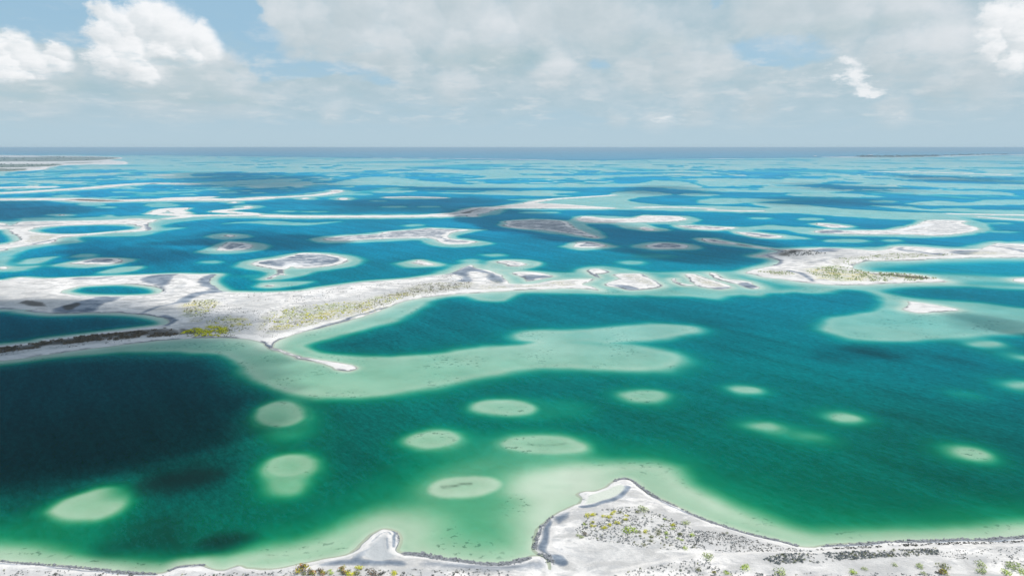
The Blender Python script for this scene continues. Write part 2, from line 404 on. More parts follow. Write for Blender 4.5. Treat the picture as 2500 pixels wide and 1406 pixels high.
for e in [(1150, 636, 20, 3.2), (1206, 623, 24, 3), (1012, 550, 26, 3), (1541, 641, 26, 4), (513, 639, 20, 3), (207, 624, 22, 4, -3), (1856, 533, 26, 2.6), (1978, 535, 28, 3.6), (2068, 588, 54, 4), (2180, 587, 21, 2.6),
          (2396, 657, 26, 4), (160, 478, 31, 2.4), (286, 481, 26, 1.8), (303, 469, 27, 2.2), (320, 461, 31, 2), (459, 475, 22, 1.8), (558, 470, 24, 2.4), (630, 471, 20, 1.6), (262, 506, 20, 2.2), (150, 525, 33, 3), (263, 526, 14, 1.6),
          (394, 501, 42, 5), (571, 494, 26, 3.6), (605, 505, 36, 5), (745, 485, 28, 3.6), (838, 485, 30, 4.5), (822, 468, 34, 6), (1317, 519, 48, 2.6), (870, 475, 40, 2.2), (2158, 492, 32, 3), (922, 491, 18, 1.4), (960, 505, 30, 1.8),
          (1048, 505, 26, 1.8), (700, 516, 24, 1.6), (770, 517, 30, 1.6), (225, 500, 32, 3), (2330, 510, 40, 2.2), (2440, 545, 30, 2), (1300, 488, 60, 2), (2452, 566, 30, 1.6), (1850, 573, 20, 1.6)]:
    sh(ell(*e), 0.6, 14)
sh(ell(1599, 625, 32, 2.2), 1.4, 20)
sh(ell(620, 673, 24, 3), 1.6, 20)
# shelf round the looping land at the upper left
sh(poly((-600, 535), (0, 541), (60, 532), (200, 531), (330, 527), (400, 528), (440, 523), (640, 526), (720, 531), (560, 533), (470, 538), (400, 549), (398, 556), (450, 556), (395, 564), (340, 575), (200, 578), (188, 592), (120, 600), (60, 609), (22, 627), (12, 640),
        (30, 650), (98, 648), (60, 657), (0, 663), (-600, 690)), 0.55, 12)
# far banks and bars, outlines as seen from above
FAR = [
    ((1704, 495), (1726, 486), (1780, 484), (1924, 488), (1852, 493), (1762, 499)),
    ((1917, 474), (1990, 472), (2068, 472), (2162, 481), (2068, 481), (1960, 480)),
    ((1701, 448), (1726, 436), (1888, 437), (2025, 442), (1960, 452), (1816, 453), (1750, 456)),
    ((1640, 461), (1719, 459), (1850, 464), (1865, 456), (1950, 455), (2080, 466), (2000, 470), (1880, 470), (1740, 467)),
    ((2050, 441), (2162, 437), (2212, 443), (2350, 448), (2600, 452), (2600, 463), (2356, 461), (2140, 449)),
    ((2133, 419), (2284, 419), (2457, 427), (2600, 428), (2600, 433), (2300, 429)),
    ((1935, 428), (2010, 425), (2082, 428), (2000, 430)),
    ((2216, 497), (2290, 490), (2360, 495), (2420, 488), (2560, 489), (2560, 498), (2350, 502), (2250, 501)),
    ((2122, 502), (2212, 504), (2266, 511), (2400, 512), (2600, 516), (2600, 524), (2400, 519), (2250, 514)),
    ((1600, 441), (1672, 444), (1712, 462), (1660, 462), (1600, 458), (1500, 455), (1560, 448)),
    ((1658, 477), (1686, 472), (1758, 476), (1720, 479)),
    ((2169, 461), (2284, 464), (2440, 468), (2470, 475), (2320, 475), (2212, 471)),
    ((1035, 421), (1208, 415), (1378, 417), (1270, 424), (1320, 430), (1650, 425), (1700, 428), (1420, 434), (1208, 437), (1120, 440), (1190, 431), (1110, 424)),
    ((800, 452), (888, 433), (970, 433), (1021, 441), (1089, 445), (1123, 450), (1300, 450), (1650, 448), (1700, 452), (1640, 456), (1208, 459), (1038, 457), (930, 452)),
    ((1038, 470), (1157, 470), (1225, 464), (1259, 467), (1317, 465), (1412, 469), (1344, 474), (1390, 479), (1242, 477)),
    ((912, 468), (1004, 465), (1011, 468), (953, 472)),
    ((940, 483), (1000, 480), (1085, 482), (1060, 486), (970, 486)),
    ((1200, 506), (1290, 491), (1380, 482), (1480, 478), (1500, 470), (1570, 466), (1640, 475), (1560, 482), (1530, 490), (1580, 497), (1650, 505), (1540, 512), (1400, 511), (1250, 509)),
    ((1600, 502), (1800, 504), (1930, 513), (2000, 520), (1850, 520), (1600, 514), (1480, 508)),
    ((1834, 496), (1960, 500), (2050, 509), (2212, 518), (2330, 520), (2600, 524), (2600, 545), (2400, 535), (2330, 532), (2230, 536), (2158, 535), (2068, 529), (1942, 520), (1888, 508)),
    ((480, 447), (600, 440), (700, 436), (735, 441), (640, 449), (520, 452)),
    ((350, 424), (442, 424), (470, 429), (400, 432)),
    ((270, 412), (420, 408), (640, 410), (820, 421), (600, 420), (380, 417)),
    ((-300, 455), (0, 455), (130, 456), (60, 462), (-300, 463)),
    ((1500, 545), (1580, 548), (1600, 556), (1520, 555)),
    ((1330, 500), (1420, 503), (1400, 508), (1300, 507)),
]
for pts in FAR:
    sh(poly(*pts, n=4), 0.42, 16)
for w, pts in [(9, ((0, 487), (170, 486), (255, 492), (340, 490), (578, 488), (646, 483), (765, 478), (816, 470))), (7, ((0, 472), (136, 465), (221, 460), (306, 452), (374, 448), (476, 450))),
               (10, ((600, 526), (720, 529), (850, 529), (1000, 528), (1120, 525), (1170, 520), (1179, 511), (1235, 507), (1310, 508), (1450, 509))), (3, ((0, 443), (300, 437))), (2.5, ((0, 430), (260, 428)))]:
    sh(line(w, *pts), 0.5, 14)

# deeps cut back into the shelves: (shape, depth, softness)
DEEPS = [(poly((2133, 659), (2160, 653), (2230, 647), (2296, 643), (2400, 640), (2520, 639), (3200, 640), (3200, 700), (2700, 680), (2500, 677), (2398, 672), (2228, 665), (2160, 664)), 2.3, 22),
         (poly((2163, 711), (2194, 704), (2262, 701), (2364, 700), (2500, 707), (3100, 716), (3100, 785), (2700, 768), (2500, 751), (2398, 738), (2296, 731), (2228, 725), (2187, 718)), 3.2, 14),
         (poly((1455, 662), (1490, 668), (1480, 680), (1470, 690), (1490, 700), (1530, 712), (1480, 712), (1462, 700), (1450, 690), (1470, 675)), 1.0, 10),
         (poly((1790, 664), (1830, 676), (1900, 692), (1960, 702), (1900, 706), (1860, 690), (1820, 680)), 1.3, 12),
         (poly((1590, 668), (1640, 670), (1660, 684), (1690, 700), (1640, 708), (1625, 690)), 0.95, 12),
         (poly((2290, 690), (2400, 686), (2480, 692), (2520, 700), (2400, 697)), 1.1, 12),
         (poly((1390, 836), (1440, 833), (1520, 842), (1560, 848), (1500, 846)), .8, 8),
         (ell(420, 1172, 100, 20, -8), 5.5, 22), (poly((250, 1340), (320, 1300), (400, 1285), (520, 1275), (470, 1310), (440, 1345), (390, 1355)), 3.6, 22), (ell(535, 1322, 62, 17, -16), 4.4, 20),
         # sunken hollows inside the land loops
         (poly((173, 712), (204, 704), (272, 699), (335, 702), (375, 711), (340, 718), (272, 721), (211, 719)), 3.0, 12),
         (poly((95, 564), (153, 554), (238, 551), (335, 555), (272, 564), (204, 570), (119, 571)), 3.4, 14),
         (poly((-900, 755), (0, 765), (80, 771), (170, 777), (300, 775), (360, 778), (395, 786), (385, 793), (335, 798), (204, 812), (102, 823), (0, 836), (-900, 890)), 4.5, 18),
         (poly((-300, 570), (0, 563), (18, 570), (22, 582), (10, 592), (-300, 605)), 3.5, 12)]

# seaweed lines and dark patches mixed into the water colour: (shape, softness, strength)
WEED_DARK = [(line(1.6, (1078, 1188), (1105, 1186), (1125, 1181), (1150, 1180)), 0.9, .8), (line(1.4, (1290, 1084), (1340, 1086), (1380, 1081)), 0.8, .35), (ell(445, 1172, 88, 17, -8), 9, .85), (poly((250, 1345), (320, 1305), (380, 1275), (440, 1262), (470, 1290), (455, 1325), (420, 1350), (350, 1352)), 12, .6), (ell(532, 1322, 66, 17, -14), 7, .95),
        (ell(2140, 860, 66, 7, 10), 12, .6), (ell(2040, 878, 40, 4, 6), 10, .35), (poly((2310, 765), (2380, 766), (2460, 785), (2560, 800), (2560, 825), (2460, 812), (2380, 785)), 12, .28), (ell(2330, 880, 40, 4, 8), 10, .3), (ell(1760, 790, 60, 5, 8), 10, .2), (ell(2200, 1010, 50, 6, 8), 9, .2)]  # widest ellipse and the outline repeat cloud shade in the water colour
# ---- land. Every entry is one object. paints: (channel, shape, softness in metres); channels: mud, veg, dark, pond
ISLETS = []
def land(name, label, shapes, holes=(), cat=None, rim=3.0, beach=8.0, shelf=14.0, hmax=1.2, step=1.0, paints=(), kind=None, tone=0.0, group=None):
    ISLETS.append(dict(name=name, label=label, shapes=shapes, holes=holes, cat=cat, rim=rim, beach=beach, shelf=shelf, hmax=hmax, step=step, paints=paints, kind=kind, tone=tone, group=group))

land('shore', 'white sandy near shore with a low headland, pale track and scattered shrubs', [
    poly((-1500, 1330), (-500, 1358), (0, 1372), (60, 1376), (120, 1382), (216, 1389), (312, 1399), (384, 1403), (413, 1394), (436, 1384), (462, 1381), (490, 1380), (508, 1388), (540, 1393), (576, 1383), (600, 1390),
         (650, 1389), (700, 1384), (772, 1371), (844, 1355), (873, 1338), (896, 1316), (914, 1301), (935, 1292), (954, 1294), (969, 1300), (974, 1312), (970, 1326), (964, 1342), (988, 1352), (1024, 1354), (1084, 1365),
         (1120, 1370), (1180, 1376), (1228, 1377), (1264, 1371), (1296, 1359), (1318, 1357), (1334, 1366), (1343, 1388), (1350, 1390), (1347, 1372), (1338, 1357), (1318, 1348), (1307, 1340), (1310, 1320), (1320, 1296), (1334, 1276), (1350, 1261),
         (1367, 1250), (1385, 1243), (1402, 1236), (1420, 1228), (1424, 1216), (1410, 1207), (1427, 1200), (1450, 1199), (1475, 1190), (1490, 1180), (1507, 1171), (1522, 1168), (1540, 1171), (1553, 1179), (1565, 1190), (1583, 1205), (1612, 1219),
         (1650, 1238), (1700, 1260), (1750, 1280), (1800, 1295), (1850, 1309), (1900, 1320), (1948, 1332), (1996, 1336), (2068, 1330), (2140, 1326), (2188, 1322), (2308, 1319), (2404, 1318), (2500, 1311), (2800, 1296),
         (3600, 1260), (4200, 1300), (4200, 2400), (1250, 2600), (-2000, 2400), (-2000, 1400), n=3)],
    rim=0.45, beach=2.2, shelf=4.0, hmax=1.6, step=2.6, kind='structure',
    paints=[('mud', line(9, (1524, 1193), (1520, 1205), (1505, 1219), (1480, 1229), (1455, 1236), (1428, 1240)), 1.0),
            ('mud', poly((1352, 1263), (1372, 1257), (1392, 1256), (1382, 1268), (1365, 1282), (1360, 1275)), 2.0),
            ('mud', poly((1309, 1340), (1316, 1310), (1330, 1285), (1345, 1268), (1348, 1280), (1336, 1300), (1332, 1330), (1333, 1350), (1370, 1362), (1385, 1378), (1372, 1384), (1350, 1378), (1340, 1360)), 1.0),
            ('mud', line(5, (2020, 1333), (2068, 1331), (2140, 1327), (2188, 1323), (2308, 1321), (2404, 1320), (2500, 1313), (2800, 1298)), .5),
            ('mud', line(3, (1555, 1182), (1583, 1207), (1650, 1240), (1750, 1282), (1850, 1311), (1930, 1328)), .4),
            ('mud', line(4, (0, 1374), (120, 1384), (216, 1391), (312, 1400), (380, 1404)), .6), ('mud', line(5, (414, 1393), (432, 1385), (458, 1382)), .4), ('mud', line(4, (470, 1384), (498, 1380)), .4), ('mud', line(5, (556, 1392), (586, 1382)), .5),
            ('mud', line(5, (958, 1297), (966, 1305), (965, 1322), (960, 1335)), .5), ('mud', line(3, (947, 1318), (945, 1338)), .3), ('mud', line(2.5, (880, 1350), (905, 1335), (930, 1318)), .3),
            ('mud', poly((790, 1383), (820, 1372), (860, 1368), (875, 1355), (890, 1348), (885, 1365), (920, 1368), (980, 1372), (985, 1385), (900, 1383)), 2.0), ('mud', poly((1040, 1383), (1300, 1378), (1320, 1362), (1322, 1385), (1200, 1392)), 6.0),
            ('pondy', poly((1432, 1218), (1448, 1208), (1470, 1201), (1495, 1191), (1512, 1188), (1517, 1195), (1507, 1209), (1490, 1220), (1462, 1228), (1440, 1231), (1428, 1228)), .7), ('mud', line(1.5, (1405, 1208), (1425, 1216), (1450, 1226)), .4), ('mud', line(1.6, (1440, 1212), (1470, 1203), (1495, 1194)), .3),
            ('mud', line(2, (905, 1322), (925, 1308), (945, 1303), (955, 1310)), .4), ('mud', line(1.6, (972, 1300), (976, 1316), (970, 1330)), .3), ('gray', poly((780, 1386), (900, 1335), (960, 1330), (985, 1352), (1000, 1385)), 3.0),
            ('pond', poly((895, 1340), (905, 1325), (925, 1315), (942, 1316), (944, 1338), (960, 1355), (935, 1368), (905, 1362), (888, 1350)), 1.5),
            ('gray', poly((1410, 1335), (1480, 1325), (1560, 1350), (1600, 1380), (1480, 1400), (1400, 1380)), 8.0), ('gray', poly((1740, 1295), (1800, 1300), (1830, 1325), (1800, 1345), (1730, 1325)), 6.0),
            ('gray', poly((2050, 1385), (2200, 1378), (2300, 1388), (2400, 1360), (2470, 1360), (2400, 1375), (2300, 1400), (2060, 1403)), 5.0), ('gray', poly((1960, 1352), (2100, 1345), (2290, 1340), (2290, 1362), (2100, 1378), (1900, 1388), (1860, 1372)), 4.0),
            ('gray', poly((-200, 1392), (150, 1398), (400, 1410), (700, 1394), (1000, 1402), (1000, 1420), (-200, 1430)), 3.0), ('gray', poly((1430, 1250), (1540, 1240), (1640, 1280), (1700, 1320), (1650, 1350), (1500, 1340), (1410, 1300)), 6.0),
            ('road', line(4.5, (1500, 1406), (1560, 1392), (1620, 1376), (1700, 1365), (1780, 1362), (1860, 1358), (1960, 1352), (2060, 1346), (2180, 1341), (2300, 1340), (2420, 1334), (2520, 1329), (2900, 1310)), .6),
            ('road', line(3.5, (1342, 1300), (1335, 1320), (1345, 1345), (1380, 1360)), .8), ('road', line(3, (1440, 1204), (1470, 1196), (1505, 1180), (1525, 1177), (1560, 1200), (1640, 1245)), .8)])

land('sand_spit', 'broad white salt flat and sand spit with scrub, holding two enclosed lagoons', [
    poly((-1200, 1000), (-500, 925), (0, 880), (102, 867), (204, 853), (306, 840), (408, 829), (493, 824), (578, 825), (612, 829), (640, 836), (648, 843), (660, 849), (666, 847), (668, 839), (687, 828), (731, 812), (782, 800), (850, 783),
         (910, 764), (944, 751), (987, 735), (1052, 724), (1124, 717), (1232, 710), (1376, 704), (1420, 704), (1462, 708), (1440, 699), (1422, 695), (1436, 687), (1449, 681), (1412, 682), (1351, 685), (1311, 692), (1270, 694), (1246, 693), (1236, 685), (1225, 673),
         (1196, 661), (1162, 655), (1151, 647), (1138, 650), (1117, 660), (1099, 668), (1052, 674), (998, 681), (944, 685), (890, 689), (836, 696), (782, 703), (731, 711), (646, 715), (578, 714), (546, 712), (528, 703), (512, 690), (516, 679), (528, 670),
         (476, 670), (425, 669), (340, 672), (204, 677), (102, 681), (45, 678), (20, 684), (0, 685), (-500, 700), (-1200, 720), n=4)],
    holes=[poly((148, 714), (165, 706), (190, 699), (238, 695), (306, 693), (367, 698), (392, 704), (397, 712), (374, 719), (306, 723), (238, 723), (185, 721)),
           poly((-1300, 745), (0, 754), (61, 758), (122, 765), (170, 765), (238, 763), (323, 765), (374, 771), (406, 779), (413, 787), (400, 794), (340, 802), (204, 818), (102, 830), (0, 844), (-1300, 950), n=4)],
    rim=2.6, beach=9.0, shelf=9.0, hmax=1.8, step=1.8, kind='structure',
    paints=[('dark', poly((-900, 930), (0, 852), (102, 837), (204, 823), (306, 811), (400, 806), (440, 813), (432, 820), (340, 825), (238, 836), (102, 851), (0, 864), (-900, 950)), 6.0),
            ('dark', poly((440, 806), (480, 808), (520, 812), (500, 820), (440, 820)), 5.0),
            ('vegy', poly((437, 816), (470, 808), (515, 801), (545, 806), (575, 813), (578, 818), (500, 821), (445, 820)), 3.0), ('vegy', poly((445, 750), (480, 737), (520, 737), (530, 748), (500, 765), (470, 778), (450, 772)), 6.0),
            ('vegb', poly((470, 782), (495, 776), (490, 790), (470, 792)), 4.0), ('vegy', poly((540, 778), (600, 785), (590, 800), (540, 805), (510, 795)), 5.0),
            ('vegy', poly((648, 780), (680, 760), (730, 752), (772, 750), (830, 744), (880, 742), (884, 752), (850, 770), (800, 785), (720, 800), (660, 815), (640, 800)), 7.0), ('vegy', poly((872, 748), (920, 728), (985, 718), (987, 730), (940, 750), (880, 765)), 6.0),
            ('vegb', poly((960, 722), (1016, 702), (1080, 692), (1150, 693), (1150, 704), (1080, 712), (1000, 726)), 8.0), ('vegb', poly((700, 795), (850, 766), (960, 738), (980, 738), (930, 756), (840, 782), (760, 800), (700, 812)), 6.0), ('vegb', poly((1180, 700), (1300, 699), (1370, 698), (1250, 706), (1180, 710)), 5.0),
            ('vegb', poly((1335, 692), (1372, 688), (1420, 689), (1440, 692), (1400, 699), (1345, 698)), 5.0), ('vegb', poly((1195, 692), (1215, 684), (1230, 690), (1210, 696)), 5.0),
            ('mud', poly((342, 683), (374, 673), (432, 670), (424, 680), (411, 692), (405, 706), (398, 713), (390, 702), (372, 697), (350, 690)), 5.0), ('mud', poly((245, 727), (290, 727), (285, 735), (250, 748), (224, 763), (129, 764), (150, 752), (190, 740)), 4.0),
            ('mud', poly((160, 713), (145, 716), (200, 726), (290, 727), (370, 723), (400, 716), (397, 707), (404, 708), (402, 718), (372, 724), (300, 728), (210, 727)), 2.5),
            ('mud', line(7, (542, 713), (505, 716), (478, 722), (458, 733), (448, 740)), 4.0), ('mud', line(3, (449, 740), (408, 748), (380, 754), (350, 765)), 3.0), ('mud', line(8, (527, 672), (512, 680), (505, 690), (520, 700), (535, 710)), 4.0),
            ('mud', line(5, (395, 773), (415, 778), (419, 787), (408, 796)), 3.0), ('mud', line(4, (188, 682), (230, 683), (262, 680)), 5.0), ('mud', line(3, (0, 754), (61, 759), (122, 766), (240, 764), (323, 766), (372, 772)), 3.0),
            ('mud', poly((1085, 673), (1120, 660), (1142, 650), (1165, 657), (1192, 665), (1225, 678), (1238, 688), (1220, 693), (1190, 685), (1190, 670), (1150, 665), (1140, 672), (1150, 690), (1120, 690), (1130, 678), (1105, 672)), 5.0),
            ('mud', line(3, (650, 844), (663, 850), (690, 857), (704, 861)), 1.0), ('mud', line(4, (640, 837), (652, 846), (664, 850), (668, 840), (690, 828)), 2.0), ('mud', line(3, (1010, 732), (960, 747), (900, 764), (830, 786), (740, 812)), 1.5),
            ('mud', line(3, (800, 702), (890, 690), (998, 682), (1052, 676)), 4.0),
            ('gray', poly((-400, 700), (40, 700), (110, 715), (150, 725), (230, 735), (150, 765), (0, 752), (-400, 745)), 12.0), ('gray', poly((580, 735), (630, 722), (660, 735), (640, 760), (590, 765)), 10.0), ('gray', poly((640, 815), (700, 760), (900, 720), (1150, 695), (1150, 705), (1000, 725), (850, 770), (700, 815)), 8.0),
            ('gray', poly((430, 800), (600, 770), (640, 810), (600, 825), (430, 822)), 8.0), ('gray', poly((0, 866), (200, 842), (420, 822), (640, 830), (420, 826), (200, 850), (0, 876)), 5.0),
            ('dark', poly((52, 742), (80, 736), (118, 752), (110, 762), (75, 752)), 4.0), ('dark', poly((150, 752), (190, 742), (195, 752), (165, 760)), 3.0),
            ('road', line(3.4, (719, 717), (705, 730), (692, 750), (675, 775), (655, 800), (637, 820)), 1.5), ('mud', line(1.2, (714, 718), (700, 732), (687, 752), (668, 778), (648, 800)), 1.0)])
land('sandbar', 'thin crooked white sandbar with dark rim trailing off the pointed spit', [line(2.6, (662, 848), (680, 855), (700, 861), (716, 868), (730, 873)), poly((700, 860), (722, 871), (748, 873), (775, 878), (800, 881), (828, 886), (852, 890), (870, 898), (852, 906), (830, 904), (812, 896), (795, 889), (770, 883), (745, 878), (722, 874))],
     cat='sandbar', rim=2.6, beach=6, shelf=3, step=0.8, hmax=.8)

land('peninsula', 'white sandy peninsula with olive scrub curling round a narrow inlet', [
    poly((1820, 666), (1848, 657), (1888, 648), (1906, 639), (1888, 630), (1850, 626), (1868, 621), (1899, 615), (1908, 610), (1960, 608), (2014, 606), (2086, 609), (2140, 612), (2169, 608), (2190, 602), (2248, 604), (2320, 609), (2392, 608), (2417, 599),
         (2446, 594), (2500, 596), (3300, 600), (3300, 650), (2700, 632), (2500, 629), (2392, 629), (2284, 632), (2212, 636), (2122, 637), (2093, 643), (2080, 651), (2093, 659), (2122, 665), (2212, 669), (2266, 675), (2312, 687), (2277, 689), (2176, 691), (2104, 695), (2032, 695), (1960, 689), (1906, 681), (1866, 677), (1842, 670), n=4)],
    rim=3.5, beach=14, shelf=10, hmax=2.0, step=1.3, kind='structure',
    paints=[('dark', poly((1908, 614), (1935, 611), (1960, 615), (1945, 620), (1925, 628), (1900, 626)), 10.0), ('mud', poly((1985, 612), (2015, 607), (2060, 608), (2040, 616), (1990, 618)), 12.0), ('gray', poly((1920, 612), (2100, 610), (2060, 628), (1980, 630), (1900, 625)), 20.0),
            ('vegy', poly((1965, 664), (2000, 655), (2045, 650), (2080, 658), (2130, 667), (2220, 673), (2285, 680), (2290, 686), (2230, 688), (2104, 690), (2010, 686), (1990, 676)), 8.0), ('vegb', poly((1845, 664), (1880, 662), (1930, 668), (1940, 674), (1890, 676), (1855, 672)), 6.0),
            ('vegb', poly((2040, 634), (2110, 630), (2180, 622), (2290, 624), (2340, 626), (2250, 631), (2140, 636), (2090, 641), (2060, 652), (2040, 648)), 8.0), ('vegb', poly((2330, 622), (2400, 616), (2460, 622), (2400, 626)), 8.0),
            ('dark', poly((2110, 668), (2200, 674), (2290, 682), (2250, 684), (2160, 676)), 8.0), ('mud', line(2.5, (1927, 665), (1950, 670), (1970, 678), (1985, 688)), 4.0), ('mud', line(2.5, (1908, 611), (1901, 619), (1870, 625), (1895, 633), (1905, 640), (1890, 648)), 5.0),
            ('mud', line(2, (2196, 606), (2200, 613), (2260, 620), (2300, 625)), 6.0), ('mud', poly((2320, 616), (2380, 614), (2370, 624), (2330, 622)), 8.0), ('mud', line(2, (2420, 602), (2460, 608), (2500, 618)), 6.0), ('mud', line(1.5, (2440, 600), (2500, 606)), 6.0)])
# looping land upper left
land('sand_loop', 'white looping strip of sand round a long dark pool with faint green scrub', [
    poly((-600, 548), (-100, 540), (0, 544), (27, 551), (51, 542), (119, 540), (204, 539), (289, 537), (326, 534), (384, 537), (366, 544), (360, 550), (369, 561), (323, 566), (272, 568), (204, 575), (146, 581), (129, 592), (68, 600), (17, 607), (0, 613), (-300, 650), (-600, 660), (-600, 615), (-200, 606), (0, 598), (24, 594), (50, 586), (44, 576), (26, 568), (24, 561), (0, 560), (-600, 575), n=4)],
    holes=[poly((68, 563), (102, 554), (204, 549), (306, 547), (345, 554), (335, 560), (272, 566), (204, 571), (136, 572), (85, 568))], rim=4.0, beach=12, shelf=10, step=1.0, kind='structure',
    paints=[('vegb', poly((68, 582), (85, 575), (140, 577), (130, 585), (90, 592), (60, 592)), 6.0), ('vegb', line(3, (265, 537), (330, 536), (380, 538)), 8.0), ('gray', poly((-300, 555), (30, 546), (140, 545), (130, 552), (40, 560), (0, 558)), 16.0), ('mud', line(2, (366, 546), (360, 552), (368, 562)), 5.0), ('mud', line(1.6, (0, 610), (68, 600), (146, 583)), 4.0), ('mud', line(2, (0, 552), (60, 552), (130, 549)), 8.0)])
GI = 'low islets scattered over the middle lagoon'
def islet(label, pts, mud=True, rim=3.5, paints=(), step=0.8, **k):
    p = list(paints)
    kw = dict(cat='islet', rim=rim, beach=7.0, shelf=7.0, hmax=.9, step=step, tone=1.0 if mud else 0.0, group=GI)
    kw.update(k)
    land('islet', label, [poly(*pts)], paints=p, **kw)
islet('large grey islet ringed by a white beach, with a white patch at its lower edge', ((614, 644), (629, 638), (673, 632), (710, 624), (738, 618), (799, 621), (833, 627), (849, 636), (826, 646), (782, 652), (731, 655), (712, 651), (700, 656), (683, 659), (672, 656), (639, 652)),
      paints=[('white', poly((690, 656), (698, 648), (720, 643), (730, 648), (712, 652)), 5.0), ('white', line(2, (700, 645), (745, 646)), 4.0)])
land('sandbar', 'dark thread of sand hanging below the large grey islet', [line(2.2, (684, 659), (682, 668), (668, 674), (653, 681)), line(1.6, (682, 668), (694, 671))], cat='sandbar', rim=6, beach=0.5, shelf=4, step=.8, hmax=.5, tone=1.0)
islet('leaf shaped grey islet with a pale line across it', ((530, 611), (538, 602), (550, 595), (565, 591), (605, 595), (618, 601), (605, 608), (561, 612)), paints=[('white', line(1.6, (572, 609), (600, 600)), 3.0)])
islet('tiny bare white islet above the leaf shaped grey one', ((547, 576), (556, 573.5), (575, 575.5), (562, 578.5)), mud=False)
islet('dark pointed islet low in the water near the looping sand', ((167, 644), (204, 637), (235, 631), (289, 632), (296, 639), (272, 644), (221, 645.5)), tone=1.4)
islet('speck of pale sand on a narrow shoal beside the salt flat', ((648, 697.5), (658, 695.5), (668, 696), (660, 698.5)), mud=False)
islet('long whale shaped islet with grey flats and a forked tail', ((789, 584), (816, 579), (834, 577), (919, 572), (943, 566), (1004, 562), (1052, 557), (1072, 559), (1143, 561), (1115, 566), (1098, 571), (1092, 577), (1106, 584), (1164, 590), (1140, 595), (1096, 596), (1074, 591), (1062, 584), (1038, 581), (936, 583), (851, 587.5), (800, 587)), rim=3.0, tone=.8)
islet('almond islet with dark middle between two grey islets', ((1404, 603), (1409, 594), (1432, 590), (1456, 593), (1482, 601), (1446, 604.5)))
islet('flat grey elongated islet left of the sunken dark reef', ((1575, 601), (1606, 594), (1636, 594), (1676, 599), (1672, 606), (1600, 607)))
islet('small grey islet with a white hook on an oval shoal', ((1006, 641), (1015, 639), (1024, 635), (1036, 639), (1062, 646), (1038, 647), (1020, 645)), tone=.7)
islet('curved grey islet on the pale shoal above the spit', ((1208, 640), (1225, 637), (1242, 636.5), (1268, 640), (1283, 645), (1269, 650), (1240, 649.5), (1236, 645)), tone=.6)
islet('pale crescent islet with a grey belly beside the end of the spit', ((1252, 668), (1264, 664), (1304, 665), (1350, 674), (1322, 681), (1288, 687), (1284, 681), (1272, 675)), tone=.25, paints=[('mud', poly((1268, 676), (1300, 672), (1346, 675), (1320, 681), (1288, 686)), 5.0)])
islet('small hooked white islet with a grey tail at the channel mouth', ((1432, 660), (1450, 657), (1466, 657.5), (1486, 663), (1473, 668), (1458, 669), (1464, 678), (1448, 672), (1438, 666)), tone=0.2, paints=[('mud', line(3, (1436, 664), (1448, 670), (1462, 676)), 4.0), ('mud', line(2, (1470, 659), (1486, 664)), 3.0)])
islet('broad white islet speckled with brown scrub, first right of the channel', ((1498, 670), (1560, 668.5), (1585, 679), (1617, 697), (1592, 704), (1538, 708), (1513, 702), (1483, 697), (1486, 690), (1514, 680)), mud=False, paints=[('vegb', poly((1520, 674), (1560, 673), (1585, 685), (1600, 696), (1560, 690), (1520, 680)), 6.0), ('mud', poly((1484, 694), (1500, 697), (1530, 698), (1565, 706), (1538, 709), (1513, 703)), 3.0), ('mud', line(1.6, (1562, 669), (1590, 682), (1617, 697)), 3.0)])
islet('white islet with a stippled scrub crown and dark southern rim', ((1672, 670), (1697, 670), (1726, 680), (1769, 693), (1787, 702), (1758, 706), (1719, 701), (1700, 696), (1688, 686)), mud=False, paints=[('vegb', poly((1682, 674), (1700, 674), (1730, 684), (1765, 697), (1750, 702), (1710, 692), (1690, 684)), 5.0), ('mud', poly((1695, 697), (1740, 703), (1790, 701), (1758, 707), (1715, 704)), 3.0)])
islet('slim white crescent hugging the scrub topped islet', ((1640, 682), (1652, 680), (1648, 685), (1664, 692), (1696, 696), (1670, 697), (1648, 690)), mud=False, rim=3.0)
islet('narrow tapering white islet with a dark lower tip', ((1730, 667), (1745, 668), (1773, 681), (1823, 687), (1852, 702), (1830, 704), (1794, 692), (1755, 684)), mud=False, paints=[('mud', poly((1800, 694), (1830, 691), (1853, 702), (1830, 705)), 4.0)])
islet('triangular white islet on a pale shoal at the right', ((2217, 737), (2222, 736.5), (2255, 740), (2289, 745), (2337, 755), (2316, 759), (2289, 761), (2242, 763), (2205, 756), (2218, 746)), mud=False, rim=3.0, beach=12.0, paints=[('gray', poly((2228, 743), (2285, 749), (2310, 755), (2240, 758)), 3.0)])
islet('low white islet cut by the right edge of the view', ((2472, 684), (2500, 679), (2600, 680), (2600, 692), (2500, 689)), mud=False)
islet('sickle shaped pale islet with thin white tip pointing at the dark reef', ((1409, 537), (1422, 529), (1446, 529.5), (1480, 533.5), (1548, 533), (1568, 527), (1650, 528), (1675, 535), (1654, 540), (1600, 542), (1514, 543.5), (1439, 543)), tone=.35, step=.7)
islet('little white islet on a diamond shoal', ((1562, 558), (1572, 554), (1599, 561), (1582, 563)), tone=.4, step=.6)
islet('thin pale islet drawn out below the sickle shaped one', ((1654, 551.5), (1694, 551), (1744, 554), (1798, 556), (1755, 561), (1700, 559)), tone=.7, step=.7)
islet('blue grey sliver of an islet above the sunken reef line', ((1798, 567), (1852, 569.5), (1913, 578), (1877, 581), (1834, 576)), tone=1.0, step=.7)
islet('dark drowned islet with a broken rim', ((1712, 582.5), (1744, 585), (1805, 596), (1762, 594.5), (1722, 589.5)), tone=1.3, step=.7)
